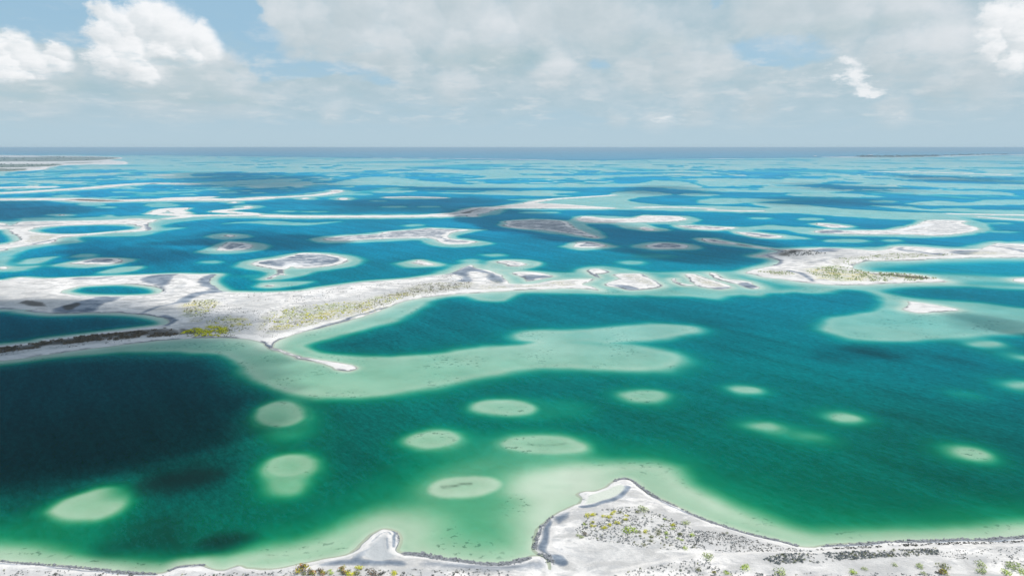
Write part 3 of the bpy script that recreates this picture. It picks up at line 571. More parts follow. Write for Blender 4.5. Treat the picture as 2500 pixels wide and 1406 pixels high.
islet('long reef islet with white streaks and notched right end', ((1985, 566), (2018, 561), (2068, 563), (2162, 562.5), (2200, 558), (2225, 552), (2241, 548), (2266, 538), (2320, 537.5), (2360, 540), (2349, 546), (2388, 558), (2363, 567), (2291, 575), (2212, 572.5), (2104, 572), (2014, 569.5)), tone=.45, step=.7,
      paints=[('white', line(2, (2180, 567), (2240, 570), (2330, 572)), 6.0), ('white', line(2, (2200, 562), (2270, 549)), 6.0), ('mud', poly((2000, 566), (2050, 563), (2060, 568), (2010, 570)), 6.0)])
islet('thin faint islet above the long reef islet', ((1992, 547.5), (2007, 545), (2075, 554), (2032, 556)), tone=.6, step=.6)
islet('dark shadowed reef islet in the deep blue lagoon', ((1228, 551), (1238, 546), (1235, 540), (1310, 536.5), (1378, 540), (1400, 555), (1432, 568), (1462, 579), (1450, 581), (1395, 571), (1330, 562), (1260, 557)), tone=.75, rim=5.0, step=.7)
for lb, e in [('tiny islet dot left of the wavy shoal', (150, 525, 8, 1.4)), ('small white islet above the twisting strip', (571, 494.5, 8, 1.8)), ('small white islet at the head of the twisting strip', (605, 506, 11, 2.4)), ('pale islet at the top of the pale bar chain', (745, 485, 9, 1.8)), ('star shaped white islet in the bar chain', (822, 467, 16, 3.0)),
              ('white islet just below the star shaped one', (838, 486, 12, 2.6)), ('pale bright bar among the far banks', (402, 428, 30, 1.0)), ('speck of sand west of the wide inlet', (8, 654, 12, 2.4))]:
    land('islet', lb, [ell(*e)], cat='islet', rim=4, beach=10, shelf=6, step=.6, hmax=.6, group=GI)
# long thin bars
for nm, lb, shapes, pn in [
    ('sandbar', 'long thin bar with a dark scrub stretch at its left end', [line(5, (-300, 488), (0, 487.5), (100, 486.5), (170, 487), (255, 491), (340, 489), (450, 487.5), (578, 487.5), (646, 483)), line(2.2, (646, 483), (765, 477.5), (816, 470)), line(4, (420, 484.5), (500, 482))], [('dark', line(4, (187, 489), (230, 490), (275, 493)), 10.0)]),
    ('sandbar', 'faint winding bar beyond the scrub bar', [line(3, (-300, 474), (0, 471.5), (136, 464), (221, 459), (306, 451), (374, 448), (470, 449.5))], []),
    ('sandbar', 'short bright bar at the left edge of the view', [line(3.4, (-200, 459), (0, 458.6), (60, 456.5), (112, 457.5))], []),
    ('sandbar', 'twisting white strip with two hooks', [line(3.4, (374, 521), (400, 523), (470, 527), (520, 526), (578, 526), (620, 524.5), (600, 521), (560, 518.5), (533, 515.5), (560, 512.5), (590, 510)), line(3, (384, 519), (402, 511), (445, 509), (428, 515), (446, 521)), line(3, (470, 527), (440, 531), (410, 534))], []),
    ('sandbar', 'long straight white bar leading to the dark shaded knot', [line(4.4, (655, 527), (720, 529), (850, 529), (1000, 528), (1080, 525.5)), line(7, (1080, 525.5), (1120, 523), (1150, 519), (1165, 514), (1185, 509)), line(2.4, (1154, 528), (1151, 524), (1157, 518), (1177, 510.5), (1235, 507.5))], [('dark', poly((1000, 528), (1060, 525), (1120, 522), (1150, 515), (1180, 508), (1160, 515), (1140, 522)), 10.0)]),  # dark knot: cloud shade painted into the sand colour
    ('sandbar', 'wide pale bar with white southern edge right of the dark shaded knot', [poly((1177, 509), (1242, 501), (1293, 496.5), (1360, 498), (1430, 503), (1500, 508), (1500, 509.6), (1440, 509.5), (1395, 509), (1310, 508.6), (1235, 508.6)), line(1.8, (1290, 496), (1344, 487), (1420, 482), (1497, 477))], [('gray', poly((1200, 507), (1290, 498), (1400, 503), (1470, 507), (1300, 507)), 20.0), ('dark', line(2, (1190, 508), (1220, 506)), 12.0)]),
    ('sandbar', 'thin white bar between deep blue water and pale banks', [line(2.2, (950, 482), (1010, 481), (1079, 483.5))], []),
    ('sandbar', 'pale streaked bar right of the wide pale bar', [line(2.2, (1560, 507), (1610, 506), (1680, 507), (1733, 509.5)), line(1.8, (1733, 513), (1800, 515), (1859, 515.5))], []),
    ('sandbar', 'white bar reaching off the right edge', [line(2.2, (2320, 522), (2400, 524), (2560, 526)), line(2, (2392, 530), (2450, 534), (2560, 540))], []),
    ('sandbar', 'bright far bar near the right edge', [line(1.5, (2135, 419.5), (2250, 420.5), (2330, 423), (2450, 426.5))], []),
    ('sandbar', 'dark thread of reef joining the peninsula to the drowned islet', [line(1.8, (1805, 596.5), (1830, 601), (1870, 606), (1903, 611))], []),
    ('sandbar', 'pale outer beach line below the horizon, right of the view centre', [line(.9, (1630, 388), (1720, 388.2), (1820, 388))], []),
    ('sandbar', 'pale outer beach line below the horizon, left of the view centre', [line(.8, (900, 386), (1050, 387), (1330, 391))], []),
    ('sandbar', 'pale outer beach line under the horizon at the right edge', [line(.8, (2340, 377.6), (2700, 377.4))], [])]:
    land(nm, lb, shapes, cat='sandbar', rim=3.0 if 'dark thread' not in lb else 8.0, beach=20, shelf=8, step=.8, hmax=.9, paints=pn, tone=1.2 if 'dark thread' in lb else 0.12, group='thin sandbars of the far lagoon')
land('far_shore', 'low wooded far shore with white sand flats at the upper left', [
    poly((-900, 372), (0, 379), (100, 380.5), (210, 381.5), (292, 384), (296, 388), (265, 391), (300, 394), (312, 398), (300, 402), (215, 402), (150, 404.5), (120, 409), (104, 415), (60, 417), (0, 419), (-900, 430), n=3)], cat=None, kind='structure', rim=5, beach=30, shelf=30, step=.9, hmax=2.0,
    paints=[('veg', poly((-900, 374), (0, 384), (110, 383), (240, 384), (292, 387), (220, 393), (100, 395), (0, 395), (-900, 396)), 60), ('veg', poly((-900, 398), (0, 401), (140, 401), (142, 406), (60, 409), (0, 410), (-900, 412)), 20), ('veg', poly((-900, 412), (0, 412.5), (58, 413), (60, 417), (0, 419), (-900, 425)), 10), ('veg', poly((210, 397), (250, 396), (200, 399), (120, 400)), 20)])
land('far_shore', 'thin wooded far shore under the horizon at the right', [
    poly((1990, 384), (2080, 383), (2160, 383.2), (2300, 381), (2400, 378.3), (2560, 377.6), (3200, 376), (3200, 378), (2560, 379), (2420, 380), (2300, 383), (2180, 385), (2060, 385), n=3)], kind='structure', rim=5, beach=60, shelf=40, step=.8, hmax=2.0,
    paints=[('veg', poly((2090, 383), (2200, 383), (2290, 381.6), (2290, 383), (2200, 384.6), (2100, 384.6)), 60)])
# ------------------------------------------------------------------ depth of the lagoon at any place
MUDC = ['mud', 'pondy', 'veg', 'vegy', 'vegb', 'dark', 'pond', 'gray', 'road', 'white']
EDGE = [(-4000, 366), (-900, 370), (0, 377.5), (300, 378.5), (520, 381), (850, 385), (1100, 389), (1250, 391.5), (1500, 391), (1660, 388), (1900, 385.5), (2080, 384), (2250, 381), (2400, 378), (3200, 376), (6000, 368)]
EDGE_W = np.array([unproj(*p) for p in EDGE])
def lagoon_depth(X, Y):
    D = np.hypot(X, Y)
    big = fbm(X / 420.0, Y / 420.0, 3, 11)
    base = 3.3 + 1.6 * big
    base += 1.6 * sm(-X, 20, 160) * sm(Y, 180, 260) * (1 - sm(Y, 380, 520))       # the deep basin on the left
    base = np.maximum(base, 1.6)
    # broken banks of the far lagoon
    far = sm(D, 1350, 2300)
    n1 = fbm(X / 330.0, Y / 430.0, 4, 3, .55)
    n2 = fbm(X / 120.0, Y / 170.0, 3, 7)
    fr = sm(D, 2200, 6200)
    bank = sm(n1 + 0.22 * n2, 0.06 - 0.50 * fr, 0.24 - 0.50 * fr)
    n5 = fbm(X / 190.0, Y / 95.0, 3, 17)
    bank = np.maximum(bank, sm(n5 + .3 * n1, 0.22 - .25 * fr, 0.36 - .25 * fr))
    n6 = fbm(X / 230.0, Y / 60.0, 4, 29)
    bank = np.maximum(bank, sm(n6 + .25 * n1, 0.20 - .2 * fr, 0.28 - .2 * fr))
    lim = 0.36 + 0.22 * n2 - 0.22 * sm(n6, 0.05, 0.4)
    dep = base * (1 - far * bank) + lim * far * bank
    n3 = fbm(X / 900.0, Y / 1100.0, 3, 21)
    dep = np.where(D > 3500, dep * (1 - 0.55 * sm(D, 3500, 8000)) + 0.2 * sm(D, 3500, 8000), dep)
    dep = dep + 1.1 * far * sm(n3, 0.05, 0.4)
    n4 = fbm(X / 38.0, Y / 38.0, 4, 13)
    ja = 1.6 + 0.007 * D
    XJ = X + ja * fbm(X / 30.0, Y / 30.0, 4, 51); YJ = Y + ja * fbm(X / 30.0, Y / 30.0, 4, 57)
    for shape, dd, so in SHOALS:
        s = shape.sdf(XJ, YJ, so * 3)
        mk = s < so * 3 - 1e-6
        if mk.any():
            t = sm(s[mk], -0.25 * so, so * 1.1)
            halo = 0.70 + 0.30 * sm(s[mk], so * .4, so * 2.4) if so < 12.5 else 1.0
            inner = np.maximum(dd + 0.10 * n2[mk] + 0.09 * n1[mk] + 0.16 * n4[mk] + 0.10 * sm(-s[mk], 1.0, 9.0) - 0.05, 0.1)
            dep[mk] = np.minimum(dep[mk], inner + np.maximum(dep[mk] * halo - inner, 0) * t)
    for shape, dd, so in DEEPS:
        s = shape.sdf(X, Y, so)
        mk = s < so - 1e-6
        if mk.any():
            t = 1 - sm(s[mk], -so, so * .6)
            dep[mk] = np.maximum(dep[mk], dep[mk] + (dd - dep[mk]) * t)
    # land: a shallow margin all round, and the bottom rises to it
    lnd = np.full(X.shape, 1e3)
    for L in ISLETS:
        s = land_sdf(L, X, Y, L['shelf'] * 2.2)
        sw = L['shelf']
        mk = s < sw * 2.2 - 1e-6
        if mk.any():
            t = sm(s[mk], sw * .5, sw * 2.2)
            m_ = 0.12 + 0.3 * np.clip(s[mk] / sw, 0, 1)
            dep[mk] = np.minimum(dep[mk], m_ + np.maximum(dep[mk] - m_, 0) * t)
        lnd = np.minimum(lnd, s)
    # the ocean beyond the outer reef
    ey = np.interp(np.arctan2(X, Y), np.arctan2(EDGE_W[:, 0], EDGE_W[:, 1]), np.hypot(EDGE_W[:, 0], EDGE_W[:, 1]))
    oc = sm(D - ey, -150, 700)
    dep = dep * (1 - oc) + 22.0 * oc
    front = np.abs(np.arctan2(X, Y)) < 1.35
    dep = np.where(front, dep, np.where(D > 6000, 22.0, dep))
    return np.maximum(dep, 0.06), oc
def land_sdf(L, X, Y, reach):
    s = np.full(X.shape, float(reach))
    for sh_ in L['shapes']:
        s = np.minimum(s, sh_.sdf(X, Y, reach))
    for h_ in L['holes']:
        s = np.maximum(s, -h_.sdf(X, Y, reach * 3))
    return s

def grid_mesh(name, X, Y, Z, keep=None, attrs=None, wrap=False):
    nr, nc = X.shape
    idx = np.arange(nr * nc).reshape(nr, nc)
    if wrap:
        idx = np.concatenate([idx, idx[:, :1]], 1)
    q = np.stack([idx[:-1, :-1], idx[:-1, 1:], idx[1:, 1:], idx[1:, :-1]], -1).reshape(-1, 4)
    if keep is not None:
        kf = keep.ravel()[q].any(1)
        q = q[kf]
    used = np.zeros(nr * nc, bool); used[q.ravel()] = True
    remap = np.cumsum(used) - 1
    co = np.stack([X.ravel(), Y.ravel(), Z.ravel()], -1)[used]
    q = remap[q]
    me = bpy.data.meshes.new(name)
    me.vertices.add(len(co)); me.vertices.foreach_set('co', co.astype(np.float32).ravel())
    me.loops.add(q.size); me.loops.foreach_set('vertex_index', q.astype(np.int32).ravel())
    me.polygons.add(len(q)); me.polygons.foreach_set('loop_start', np.arange(0, q.size, 4, dtype=np.int32))
    me.polygons.foreach_set('use_smooth', np.ones(len(q), bool))
    me.update(calc_edges=True)
    for k, a in (attrs or {}).items():
        at = me.attributes.new(k, 'FLOAT', 'POINT')
        at.data.foreach_set('value', a.ravel()[used].astype(np.float32))
    return me
def link(name, me, mat=None, parent=None, **props):
    o = bpy.data.objects.new(name, me)
    COL.objects.link(o)
    if mat is not None and me is not None and not me.materials:
        me.materials.append(mat)
    if parent is not None:
        o.parent = parent
    for k, v in props.items():
        if v is not None:
            o[k] = v
    return o

# ------------------------------------------------------------------ materials
def new_mat(name):
    m = bpy.data.materials.new(name); m.use_nodes = True
    m.node_tree.nodes.clear()
    b = NB(m.node_tree)
    o = b.node('ShaderNodeOutputMaterial')
    return m, b, o
def mat_water():
    m, b, o = new_mat('lagoon_water')
    dep = b.attr('depth'); tone = b.attr('tone')
    geo_ = b.node('ShaderNodeNewGeometry'); pos = geo_.outputs['Position']
    # light left after one pass through the water, by colour
    dn = b.m('ADD', dep, 0.0)
    cmb = b.node('ShaderNodeCombineXYZ')
    for i, k in enumerate((0.86, 0.46, None)):
        kk = None if i == 0 else -k if k else b.m('MULTIPLY_ADD', tone, 0.24, -0.76)
        b.put(cmb.inputs[i], b.m('EXPONENT', b.m('MULTIPLY', dn, kk) if kk is not None else b.m('MULTIPLY', b.m('MULTIPLY_ADD', dn, 0.42, 1.0), b.m('MULTIPLY', dn, -0.74))))
    weed_dark = b.attr('weed_dark')
    T = b.v('SCALE', cmb.outputs[0], b.m('MULTIPLY_ADD', weed_dark, -0.55, 1.0))
    turb = b.m('SUBTRACT', 1.0, b.m('EXPONENT', b.m('MULTIPLY', dep, -0.75)))
    # water's own colour: greener in the near basin, bluer outwards
    body = b.mix(tone, (0.0, 0.072, 0.064), (0.0, 0.112, 0.152))
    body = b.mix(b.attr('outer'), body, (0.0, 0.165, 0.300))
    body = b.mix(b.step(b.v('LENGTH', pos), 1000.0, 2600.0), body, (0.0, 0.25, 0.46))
    body = b.mix(b.step(dep, 3.6, 5.4), body, b.mix(1.0, body, (0.4, 0.42, 0.5), 'MULTIPLY'))  # deep basin darkened in colour, strengthening the cloud shade there
    body = b.mix(b.attr('ocean'), body, (0.10, 0.27, 0.38))
    rot = b.node('ShaderNodeVectorRotate', rotation_type='Z_AXIS'); b.put(rot.inputs['Vector'], pos); rot.inputs['Angle'].default_value = radians(50)
    st = b.v('MULTIPLY', rot.outputs[0], (1 / 90.0, 1 / 14.0, 1.0))
    streak = b.noise(st, 1.0, 4.0, 0.6, 0.4)
    patch = b.noise(pos, 1 / 160.0, 3.0, 0.5)
    body = b.mix(1.0, body, b.mix(b.step(b.m('ADD', b.m('MULTIPLY', streak, 0.6), b.m('MULTIPLY', patch, 0.6)), 0.35, 0.85), (0.68, 0.70, 0.72), (1.36, 1.34, 1.32)), 'MULTIPLY')  # wind lane brightness put into the colour
    body = b.mix(1.0, body, b.mix(b.step(b.noise(b.v('MULTIPLY', rot.outputs[0], (1 / 5.0, 1 / 2.2, 1.0)), 1.0, 4.0, 0.7), 0.3, 0.7), (0.74, 0.74, 0.74), (1.30, 1.30, 1.30)), 'MULTIPLY')  # ripple lights and darks painted into the body colour
    body = b.mix(1.0, body, b.mix(b.step(b.noise(b.v('MULTIPLY', rot.outputs[0], (1 / 1.8, 1 / 0.8, 1.0)), 1.0, 3.0, 0.7), 0.3, 0.7), (0.82, 0.82, 0.82), (1.2, 1.2, 1.2)), 'MULTIPLY')
    body = b.mix(b.m('MULTIPLY', weed_dark, 0.72), body, (0.004, 0.010, 0.008))
    dif = b.node('ShaderNodeBsdfDiffuse')
    b.put(dif.inputs[0], b.mix(turb, (0, 0, 0), body))
    tr = b.node('ShaderNodeBsdfTransparent'); b.put(tr.inputs[0], T)
    add = b.node('ShaderNodeAddShader')
    m.node_tree.links.new(dif.outputs[0], add.inputs[0]); m.node_tree.links.new(tr.outputs[0], add.inputs[1])
    # waves
    w1 = b.noise(b.v('MULTIPLY', rot.outputs[0], (1 / 1.6, 1 / 0.7, 1.0)), 1.0, 3.0, 0.6)
    w2 = b.noise(b.v('MULTIPLY', rot.outputs[0], (1 / 9.0, 1 / 4.0, 1.0)), 1.0, 3.0, 0.6)
    bump = b.node('ShaderNodeBump'); bump.inputs['Strength'].default_value = 0.35; bump.inputs['Distance'].default_value = 0.35
    b.put(bump.inputs['Height'], b.m('ADD', b.m('MULTIPLY', w1, 0.35), w2))
    gl = b.node('ShaderNodeBsdfGlossy', distribution='GGX'); gl.inputs['Roughness'].default_value = 0.18
    b.put(gl.inputs['Color'], (0.22, 0.74, 1.0)); m.node_tree.links.new(bump.outputs[0], gl.inputs['Normal'])
    lw = b.node('ShaderNodeLayerWeight'); lw.inputs['Blend'].default_value = 0.5
    fac = b.m('MULTIPLY_ADD', b.m('POWER', lw.outputs['Facing'], 9.0), 0.32, 0.004)
    ms = b.node('ShaderNodeMixShader')
    b.put(ms.inputs[0], fac)
    m.node_tree.links.new(add.outputs[0], ms.inputs[1]); m.node_tree.links.new(gl.outputs[0], ms.inputs[2])
    m.node_tree.links.new(ms.outputs[0], o.inputs[0])
    return m
def mat_seabed():
    m, b, o = new_mat('lagoon_bed')
    pos = b.node('ShaderNodeNewGeometry').outputs['Position']
    n = b.noise(pos, 1 / 30.0, 5.0, 0.6)
    c = b.mix(b.step(n, 0.3, 0.7), (0.53, 0.565, 0.47), (0.64, 0.67, 0.57))
    sp = b.noise(b.v('MULTIPLY', pos, (1 / 2.6, 1 / 2.0, 1)), 1.0, 3.0, 0.6)
    gate = b.step(b.noise(pos, 1 / 28.0, 2.0, 0.5), 0.50, 0.62)
    dk = b.m('MULTIPLY', b.m('MULTIPLY', b.step(sp, 0.57, 0.65), gate), 0.7)
    dk = b.m('MULTIPLY', dk, b.m('MULTIPLY', b.step(b.attr('depth'), 0.30, 0.42), b.step(b.attr('depth'), 0.95, 0.75)))
    c = b.mix(dk, c, (0.16, 0.20, 0.16))
    p = b.node('ShaderNodeBsdfDiffuse'); b.put(p.inputs[0], c)
    m.node_tree.links.new(p.outputs[0], o.inputs[0])
    return m
def mat_land():
    m, b, o = new_mat('salt_sand')
    pos = b.node('ShaderNodeNewGeometry').outputs['Position']
    A = {k: b.attr(k) for k in MUDC}
    dist = b.attr('inland'); rim = b.attr('rim'); beach = b.attr('beach'); tone = b.attr('tone')
    fine = b.noise(pos, 1 / 1.7, 5.0, 0.65)
    mid = b.noise(b.v('MULTIPLY', pos, (1 / 14.0, 1 / 7.0, 1)), 1.0, 6.0, 0.62, 0.5)
    large = b.noise(pos, 1 / 60.0, 5.0, 0.6, 0.6)
    c = b.mix(b.step(mid, 0.36, 0.60), (0.50, 0.485, 0.46), (0.86, 0.82, 0.77))
    c = b.mix(b.m('MULTIPLY', b.step(b.noise(b.v('MULTIPLY', pos, (1 / 7.0, 1 / 3.5, 1)), 1.0, 6.0, 0.68, 0.6), 0.50, 0.64), 0.55), c, (0.42, 0.42, 0.425))
    c = b.mix(b.m('MULTIPLY', b.step(b.noise(pos, 1 / 3.2, 5.0, 0.7), 0.56, 0.68), 0.5), c, (0.36, 0.36, 0.36))
    c = b.mix(b.m('MULTIPLY', b.step(b.noise(pos, 1 / 28.0, 6.0, 0.65, 0.8), 0.52, 0.62), 0.35), c, (0.44, 0.455, 0.47))
    c = b.mix(b.m('MULTIPLY', b.step(large, 0.50, 0.68), 0.5), c, (0.46, 0.45, 0.435))
    g = b.m('MULTIPLY', A['gray'], b.step(b.m('ADD', b.m('MULTIPLY', mid, .6), b.m('MULTIPLY', fine, .4)), 0.36, 0.60))
    c = b.mix(b.m('MULTIPLY', g, 0.62), c, (0.43, 0.43, 0.415))
    # grey mud flats (whole islet when its tone is set, inland of the beach)
    inl = b.step(b.m('SUBTRACT', dist, b.m('ADD', beach, b.m('MULTIPLY', b.m('SUBTRACT', mid, 0.5), 9.0))), 0.0, 2.5)
    tn = b.m('MULTIPLY', b.m('MINIMUM', tone, 1.0), inl)
    mud_c = b.mix(b.step(mid, 0.35, 0.65), (0.12, 0.155, 0.20), (0.31, 0.35, 0.40))
    mm = b.m('MAXIMUM', A['mud'], b.m('MULTIPLY', tn, b.step(mid, 0.62, 0.45, 0.55, 1.0)))
    mm = b.m('MULTIPLY', mm, b.step(b.m('ADD', mm, b.m('SUBTRACT', fine, 0.5)), 0.25, 0.6))
    c = b.mix(mm, c, mud_c)
    # scrub ground tints; dark also carries cloud shade painted on a far bar
    stp = b.step(b.m('ADD', b.m('MULTIPLY', fine, .55), b.m('MULTIPLY', mid, .45)), 0.46, 0.58)
    c = b.mix(b.m('MULTIPLY', b.m('MULTIPLY', A['vegb'], stp), 0.8), c, b.mix(b.step(fine, .4, .6), (0.26, 0.21, 0.14), (0.36, 0.36, 0.22)))
    c = b.mix(b.m('MULTIPLY', b.m('MULTIPLY', A['vegy'], stp), 0.85), c, b.mix(b.step(large, .4, .6), (0.26, 0.32, 0.07), (0.50, 0.42, 0.08)))
    c = b.mix(b.m('MULTIPLY', A['veg'], b.step(mid, 0.3, 0.5)), c, b.mix(mid, (0.08, 0.12, 0.09), (0.22, 0.25, 0.19)))
    c = b.mix(b.m('MULTIPLY', b.m('MULTIPLY', A['dark'], 0.85), b.step(b.m('ADD', b.m('ADD', b.m('MULTIPLY', fine, .6), b.m('MULTIPLY', mid, .8)), b.m('MULTIPLY', A['dark'], .8)), 0.95, 1.35)), c, b.mix(mid, (0.035, 0.028, 0.022), (0.11, 0.095, 0.07)))
    c = b.mix(b.m('MULTIPLY', A['pond'], 0.9), c, b.mix(mid, (0.36, 0.38, 0.38), (0.56, 0.57, 0.57)))
    c = b.mix(A['pondy'], c, (0.60, 0.63, 0.54))
    c = b.mix(b.m('MULTIPLY', A['white'], b.step(fine, .3, .45)), c, (0.75, 0.74, 0.73))
    c = b.mix(b.m('MULTIPLY', A['road'], 0.85), c, (0.72, 0.685, 0.64))
    # clean beach, then the dark wet ledge at the waterline
    bw = b.m('MULTIPLY', b.step(b.m('DIVIDE', dist, b.m('MAXIMUM', beach, 0.1)), 1.0, 0.6), b.m('SUBTRACT', 1.0, A['mud']))
    c = b.mix(b.m('MULTIPLY', b.m('MULTIPLY', bw, b.step(mid, 0.3, 0.6, 0.5, 1.0)), 0.85), c, (0.76, 0.73, 0.69))
    rn = b.m('ADD', b.m('DIVIDE', dist, rim), b.m('MULTIPLY', b.m('SUBTRACT', b.noise(pos, 1 / 9.0, 4.0, 0.6), 0.45), 2.0))
    rk = b.m('MULTIPLY', b.step(rn, 0.75, 0.35), b.step(b.m('DIVIDE', dist, rim), -1.1, -0.5))
    rk = b.m('MULTIPLY', rk, b.step(b.noise(pos, 1 / 34.0, 4.0, 0.6), 0.44, 0.56))
    c = b.mix(b.m('MULTIPLY', rk, 0.9), c, b.mix(fine, (0.09, 0.105, 0.125), (0.22, 0.235, 0.25)))
    c = b.mix(b.step(dist, 0.0, -0.12), c, (0.50, 0.48, 0.40))
    p = b.node('ShaderNodeBsdfPrincipled')
    b.put(p.inputs['Base Color'], c); p.inputs['Roughness'].default_value = 0.9; p.inputs['Specular IOR Level'].default_value = 0.15
    bump = b.node('ShaderNodeBump'); bump.inputs['Strength'].default_value = 0.6; bump.inputs['Distance'].default_value = 0.5
    b.put(bump.inputs['Height'], b.m('ADD', fine, mid)); m.node_tree.links.new(bump.outputs[0], p.inputs['Normal'])
    m.node_tree.links.new(p.outputs[0], o.inputs[0])
    return m
def mat_leaf(name, c1, c2, c3=None):
    m, b, o = new_mat(name)
    pos = b.node('ShaderNodeNewGeometry').outputs['Position']
    n = b.noise(pos, 1.6, 3.0, 0.7)
    c = b.mix(b.step(n, 0.3, 0.7), c1, c2)
    if c3:
        c = b.mix(b.step(b.noise(pos, 0.7, 2.0), 0.5, 0.66), c, c3)
    p = b.node('ShaderNodeBsdfPrincipled'); b.put(p.inputs['Base Color'], c); p.inputs['Roughness'].default_value = 0.7
    m.node_tree.links.new(p.outputs[0], o.inputs[0])
    return m
WATER, BED, SAND = mat_water(), mat_seabed(), mat_land()
LEAF = {'y': mat_leaf('yellow_leaves', (0.70, 0.70, 0.015), (0.88, 0.80, 0.015)), 'g': mat_leaf('bright_green_leaves', (0.42, 0.58, 0.05), (0.62, 0.74, 0.10)),
        'p': mat_leaf('pale_green_leaves', (0.38, 0.46, 0.17), (0.56, 0.62, 0.26)), 'o': mat_leaf('olive_leaves', (0.18, 0.20, 0.08), (0.34, 0.35, 0.13)),
        'r': mat_leaf('orange_leaves', (0.30, 0.36, 0.05), (0.58, 0.44, 0.04), (0.62, 0.26, 0.05)), 'b': mat_leaf('brown_leaves', (0.10, 0.08, 0.05), (0.22, 0.15, 0.08)),
        's': mat_leaf('silver_grey_leaves', (0.20, 0.215, 0.21), (0.36, 0.38, 0.37)), 'd': mat_leaf('dark_leaves', (0.05, 0.055, 0.04), (0.10, 0.10, 0.08)), 'w': mat_leaf('woodland_leaves', (0.08, 0.12, 0.085), (0.15, 0.19, 0.13))}
STEM = mat_leaf('shrub_stems', (0.10, 0.08, 0.06), (0.2, 0.17, 0.14))
ROCK = mat_leaf('grey_ledge_rock', (0.12, 0.13, 0.14), (0.30, 0.31, 0.32))

# ------------------------------------------------------------------ seabed and water: one sheet each, out to the horizon all round
rows = []
y = HORIZ + 2.2
rows = [42000.0]
y = HORIZ + 5.4
while y < 1560:
    rows.append(dist_of(y))
    y += 1.15 if y < 500 else 1.8 if y < 720 else 3.0 if y < 1100 else 4.0
while rows[-1] > 6:
    rows.append(rows[-1] * 0.86)
rows.append(1.0)
Dr = np.array(rows)
th = np.concatenate([np.radians(np.arange(-42, 42, 0.1)), np.radians(np.arange(42, 318, 2.0))])
TH, DD = np.meshgrid(th, Dr)
GX, GY = np.sin(TH) * DD, np.cos(TH) * DD
dep, oc = lagoon_depth(GX.ravel(), GY.ravel())
tone_w = sm(GY.ravel() + 70 * fbm(GX.ravel() / 200, GY.ravel() / 200, 2, 5) + 0.22 * GX.ravel(), 190, 520)
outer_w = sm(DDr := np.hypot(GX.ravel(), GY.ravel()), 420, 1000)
weed_dark_w = np.zeros(GX.size)
for shape, so, k in WEED_DARK:
    nj = so * .7 * fbm(GX.ravel() / (so * 2), GY.ravel() / (so * 2), 4, 91)
    weed_dark_w = np.maximum(weed_dark_w, k * (1 - sm(shape.sdf(GX.ravel() + nj, GY.ravel() + nj, so * 1.6), -so * .5, so)))
shp = GX.shape
bedz = -(0.12 + 0.32 * np.minimum(dep, 8.0))
me = grid_mesh('seabed', GX, GY, bedz.reshape(shp), attrs={'depth': dep}, wrap=True)
link('seabed', me, BED, kind='structure', label='pale sandy lagoon bed with shoals and deep basins', )
me = grid_mesh('water', GX, GY, np.zeros(shp), attrs={'depth': dep, 'tone': tone_w, 'outer': outer_w, 'weed_dark': weed_dark_w, 'ocean': oc}, wrap=True)
link('water', me, WATER, kind='structure', label='clear green and blue lagoon water running out to the ocean')

# ------------------------------------------------------------------ land
def land_mesh(L):
    W = np.concatenate([s.W for s in L['shapes']])
    W = W[np.hypot(W[:, 0], W[:, 1]) > 1]
    ta = np.arctan2(W[:, 0], W[:, 1]); D = np.hypot(W[:, 0], W[:, 1])
    mar = max(3.0, max((s.hw for s in L['shapes'])) * 1.3 + 3)
    dmin, dmax = D.min(), D.max()
    # edges of a polygon can come nearer than its corners
    for a, c in zip(W[:-1], W[1:]):
        mid_ = (a + c) / 2
        dmin = min(dmin, np.hypot(*mid_))
    dmin = max(dmin - mar, 8.0); dmax = min(dmax + mar, 60000)
    t0, t1 = max(ta.min() - mar / dmin, -1.45), min(ta.max() + mar / dmin, 1.45)
    st = L['step']
    nth = int(min(max((t1 - t0) * F / (st * 1.15), 12), 1500)) + 1
    r0, r1 = row_of(dmax), row_of(dmin)
    yy = [r0]
    while yy[-1] < r1:
        yy.append(yy[-1] + (min(st, 1.0) * .8 if yy[-1] < 640 else st * .8 if yy[-1] < 1450 else 14 if yy[-1] < 2200 else 60))
    dl = np.array([dist_of(v) for v in yy])
    T_, D_ = np.meshgrid(np.linspace(t0, t1, nth), dl)
    X, Y = np.sin(T_) * D_, np.cos(T_) * D_
    x, y_ = X.ravel(), Y.ravel()
    # a finer, natural coastline
    jw = 0.9 + 0.0035 * np.hypot(x, y_)
    jx = x + jw * fbm(x / 13, y_ / 13, 4, 31); jy = y_ + jw * fbm(x / 13, y_ / 13, 4, 47)
    s = land_sdf(L, jx, jy, 60.0)
    ins = np.maximum(-s, 0)
    hill = fbm(x / 22, y_ / 22, 5, 9)
    z = L['hmax'] * (1 - np.exp(-ins / 9.0)) * (0.62 + 0.45 * hill) + 0.25 * (1 - np.exp(-ins / 1.2))
    z = np.where(s > 0, -0.16 * s - 0.01, np.maximum(z, 0.03))
    at = {'inland': np.where(s > 0, -s, ins), 'rim': np.full(x.shape, L['rim']), 'beach': np.full(x.shape, L['beach']), 'tone': np.full(x.shape, L['tone'])}
    pj = 0.006 * np.hypot(x, y_) + 1
    px_ = x + pj * fbm(x / 17, y_ / 17, 4, 61); py_ = y_ + pj * fbm(x / 17, y_ / 17, 4, 77)
    for ch in MUDC:
        a = np.zeros(x.shape)
        for c, shape, so in L['paints']:
            if c == ch:
                a = np.maximum(a, 1 - sm(shape.sdf(px_, py_, so * 1.3), -so * .8, so))
        at[ch] = a
    if at['pond'].max() > 0:
        z = z * (1 - at['pond']) + 0.15 * at['pond']
    keep = (s < 3.5 + 0.002 * np.hypot(x, y_)).reshape(X.shape)
    return grid_mesh(L['name'], X, Y, z.reshape(X.shape), keep=keep, attrs=at)
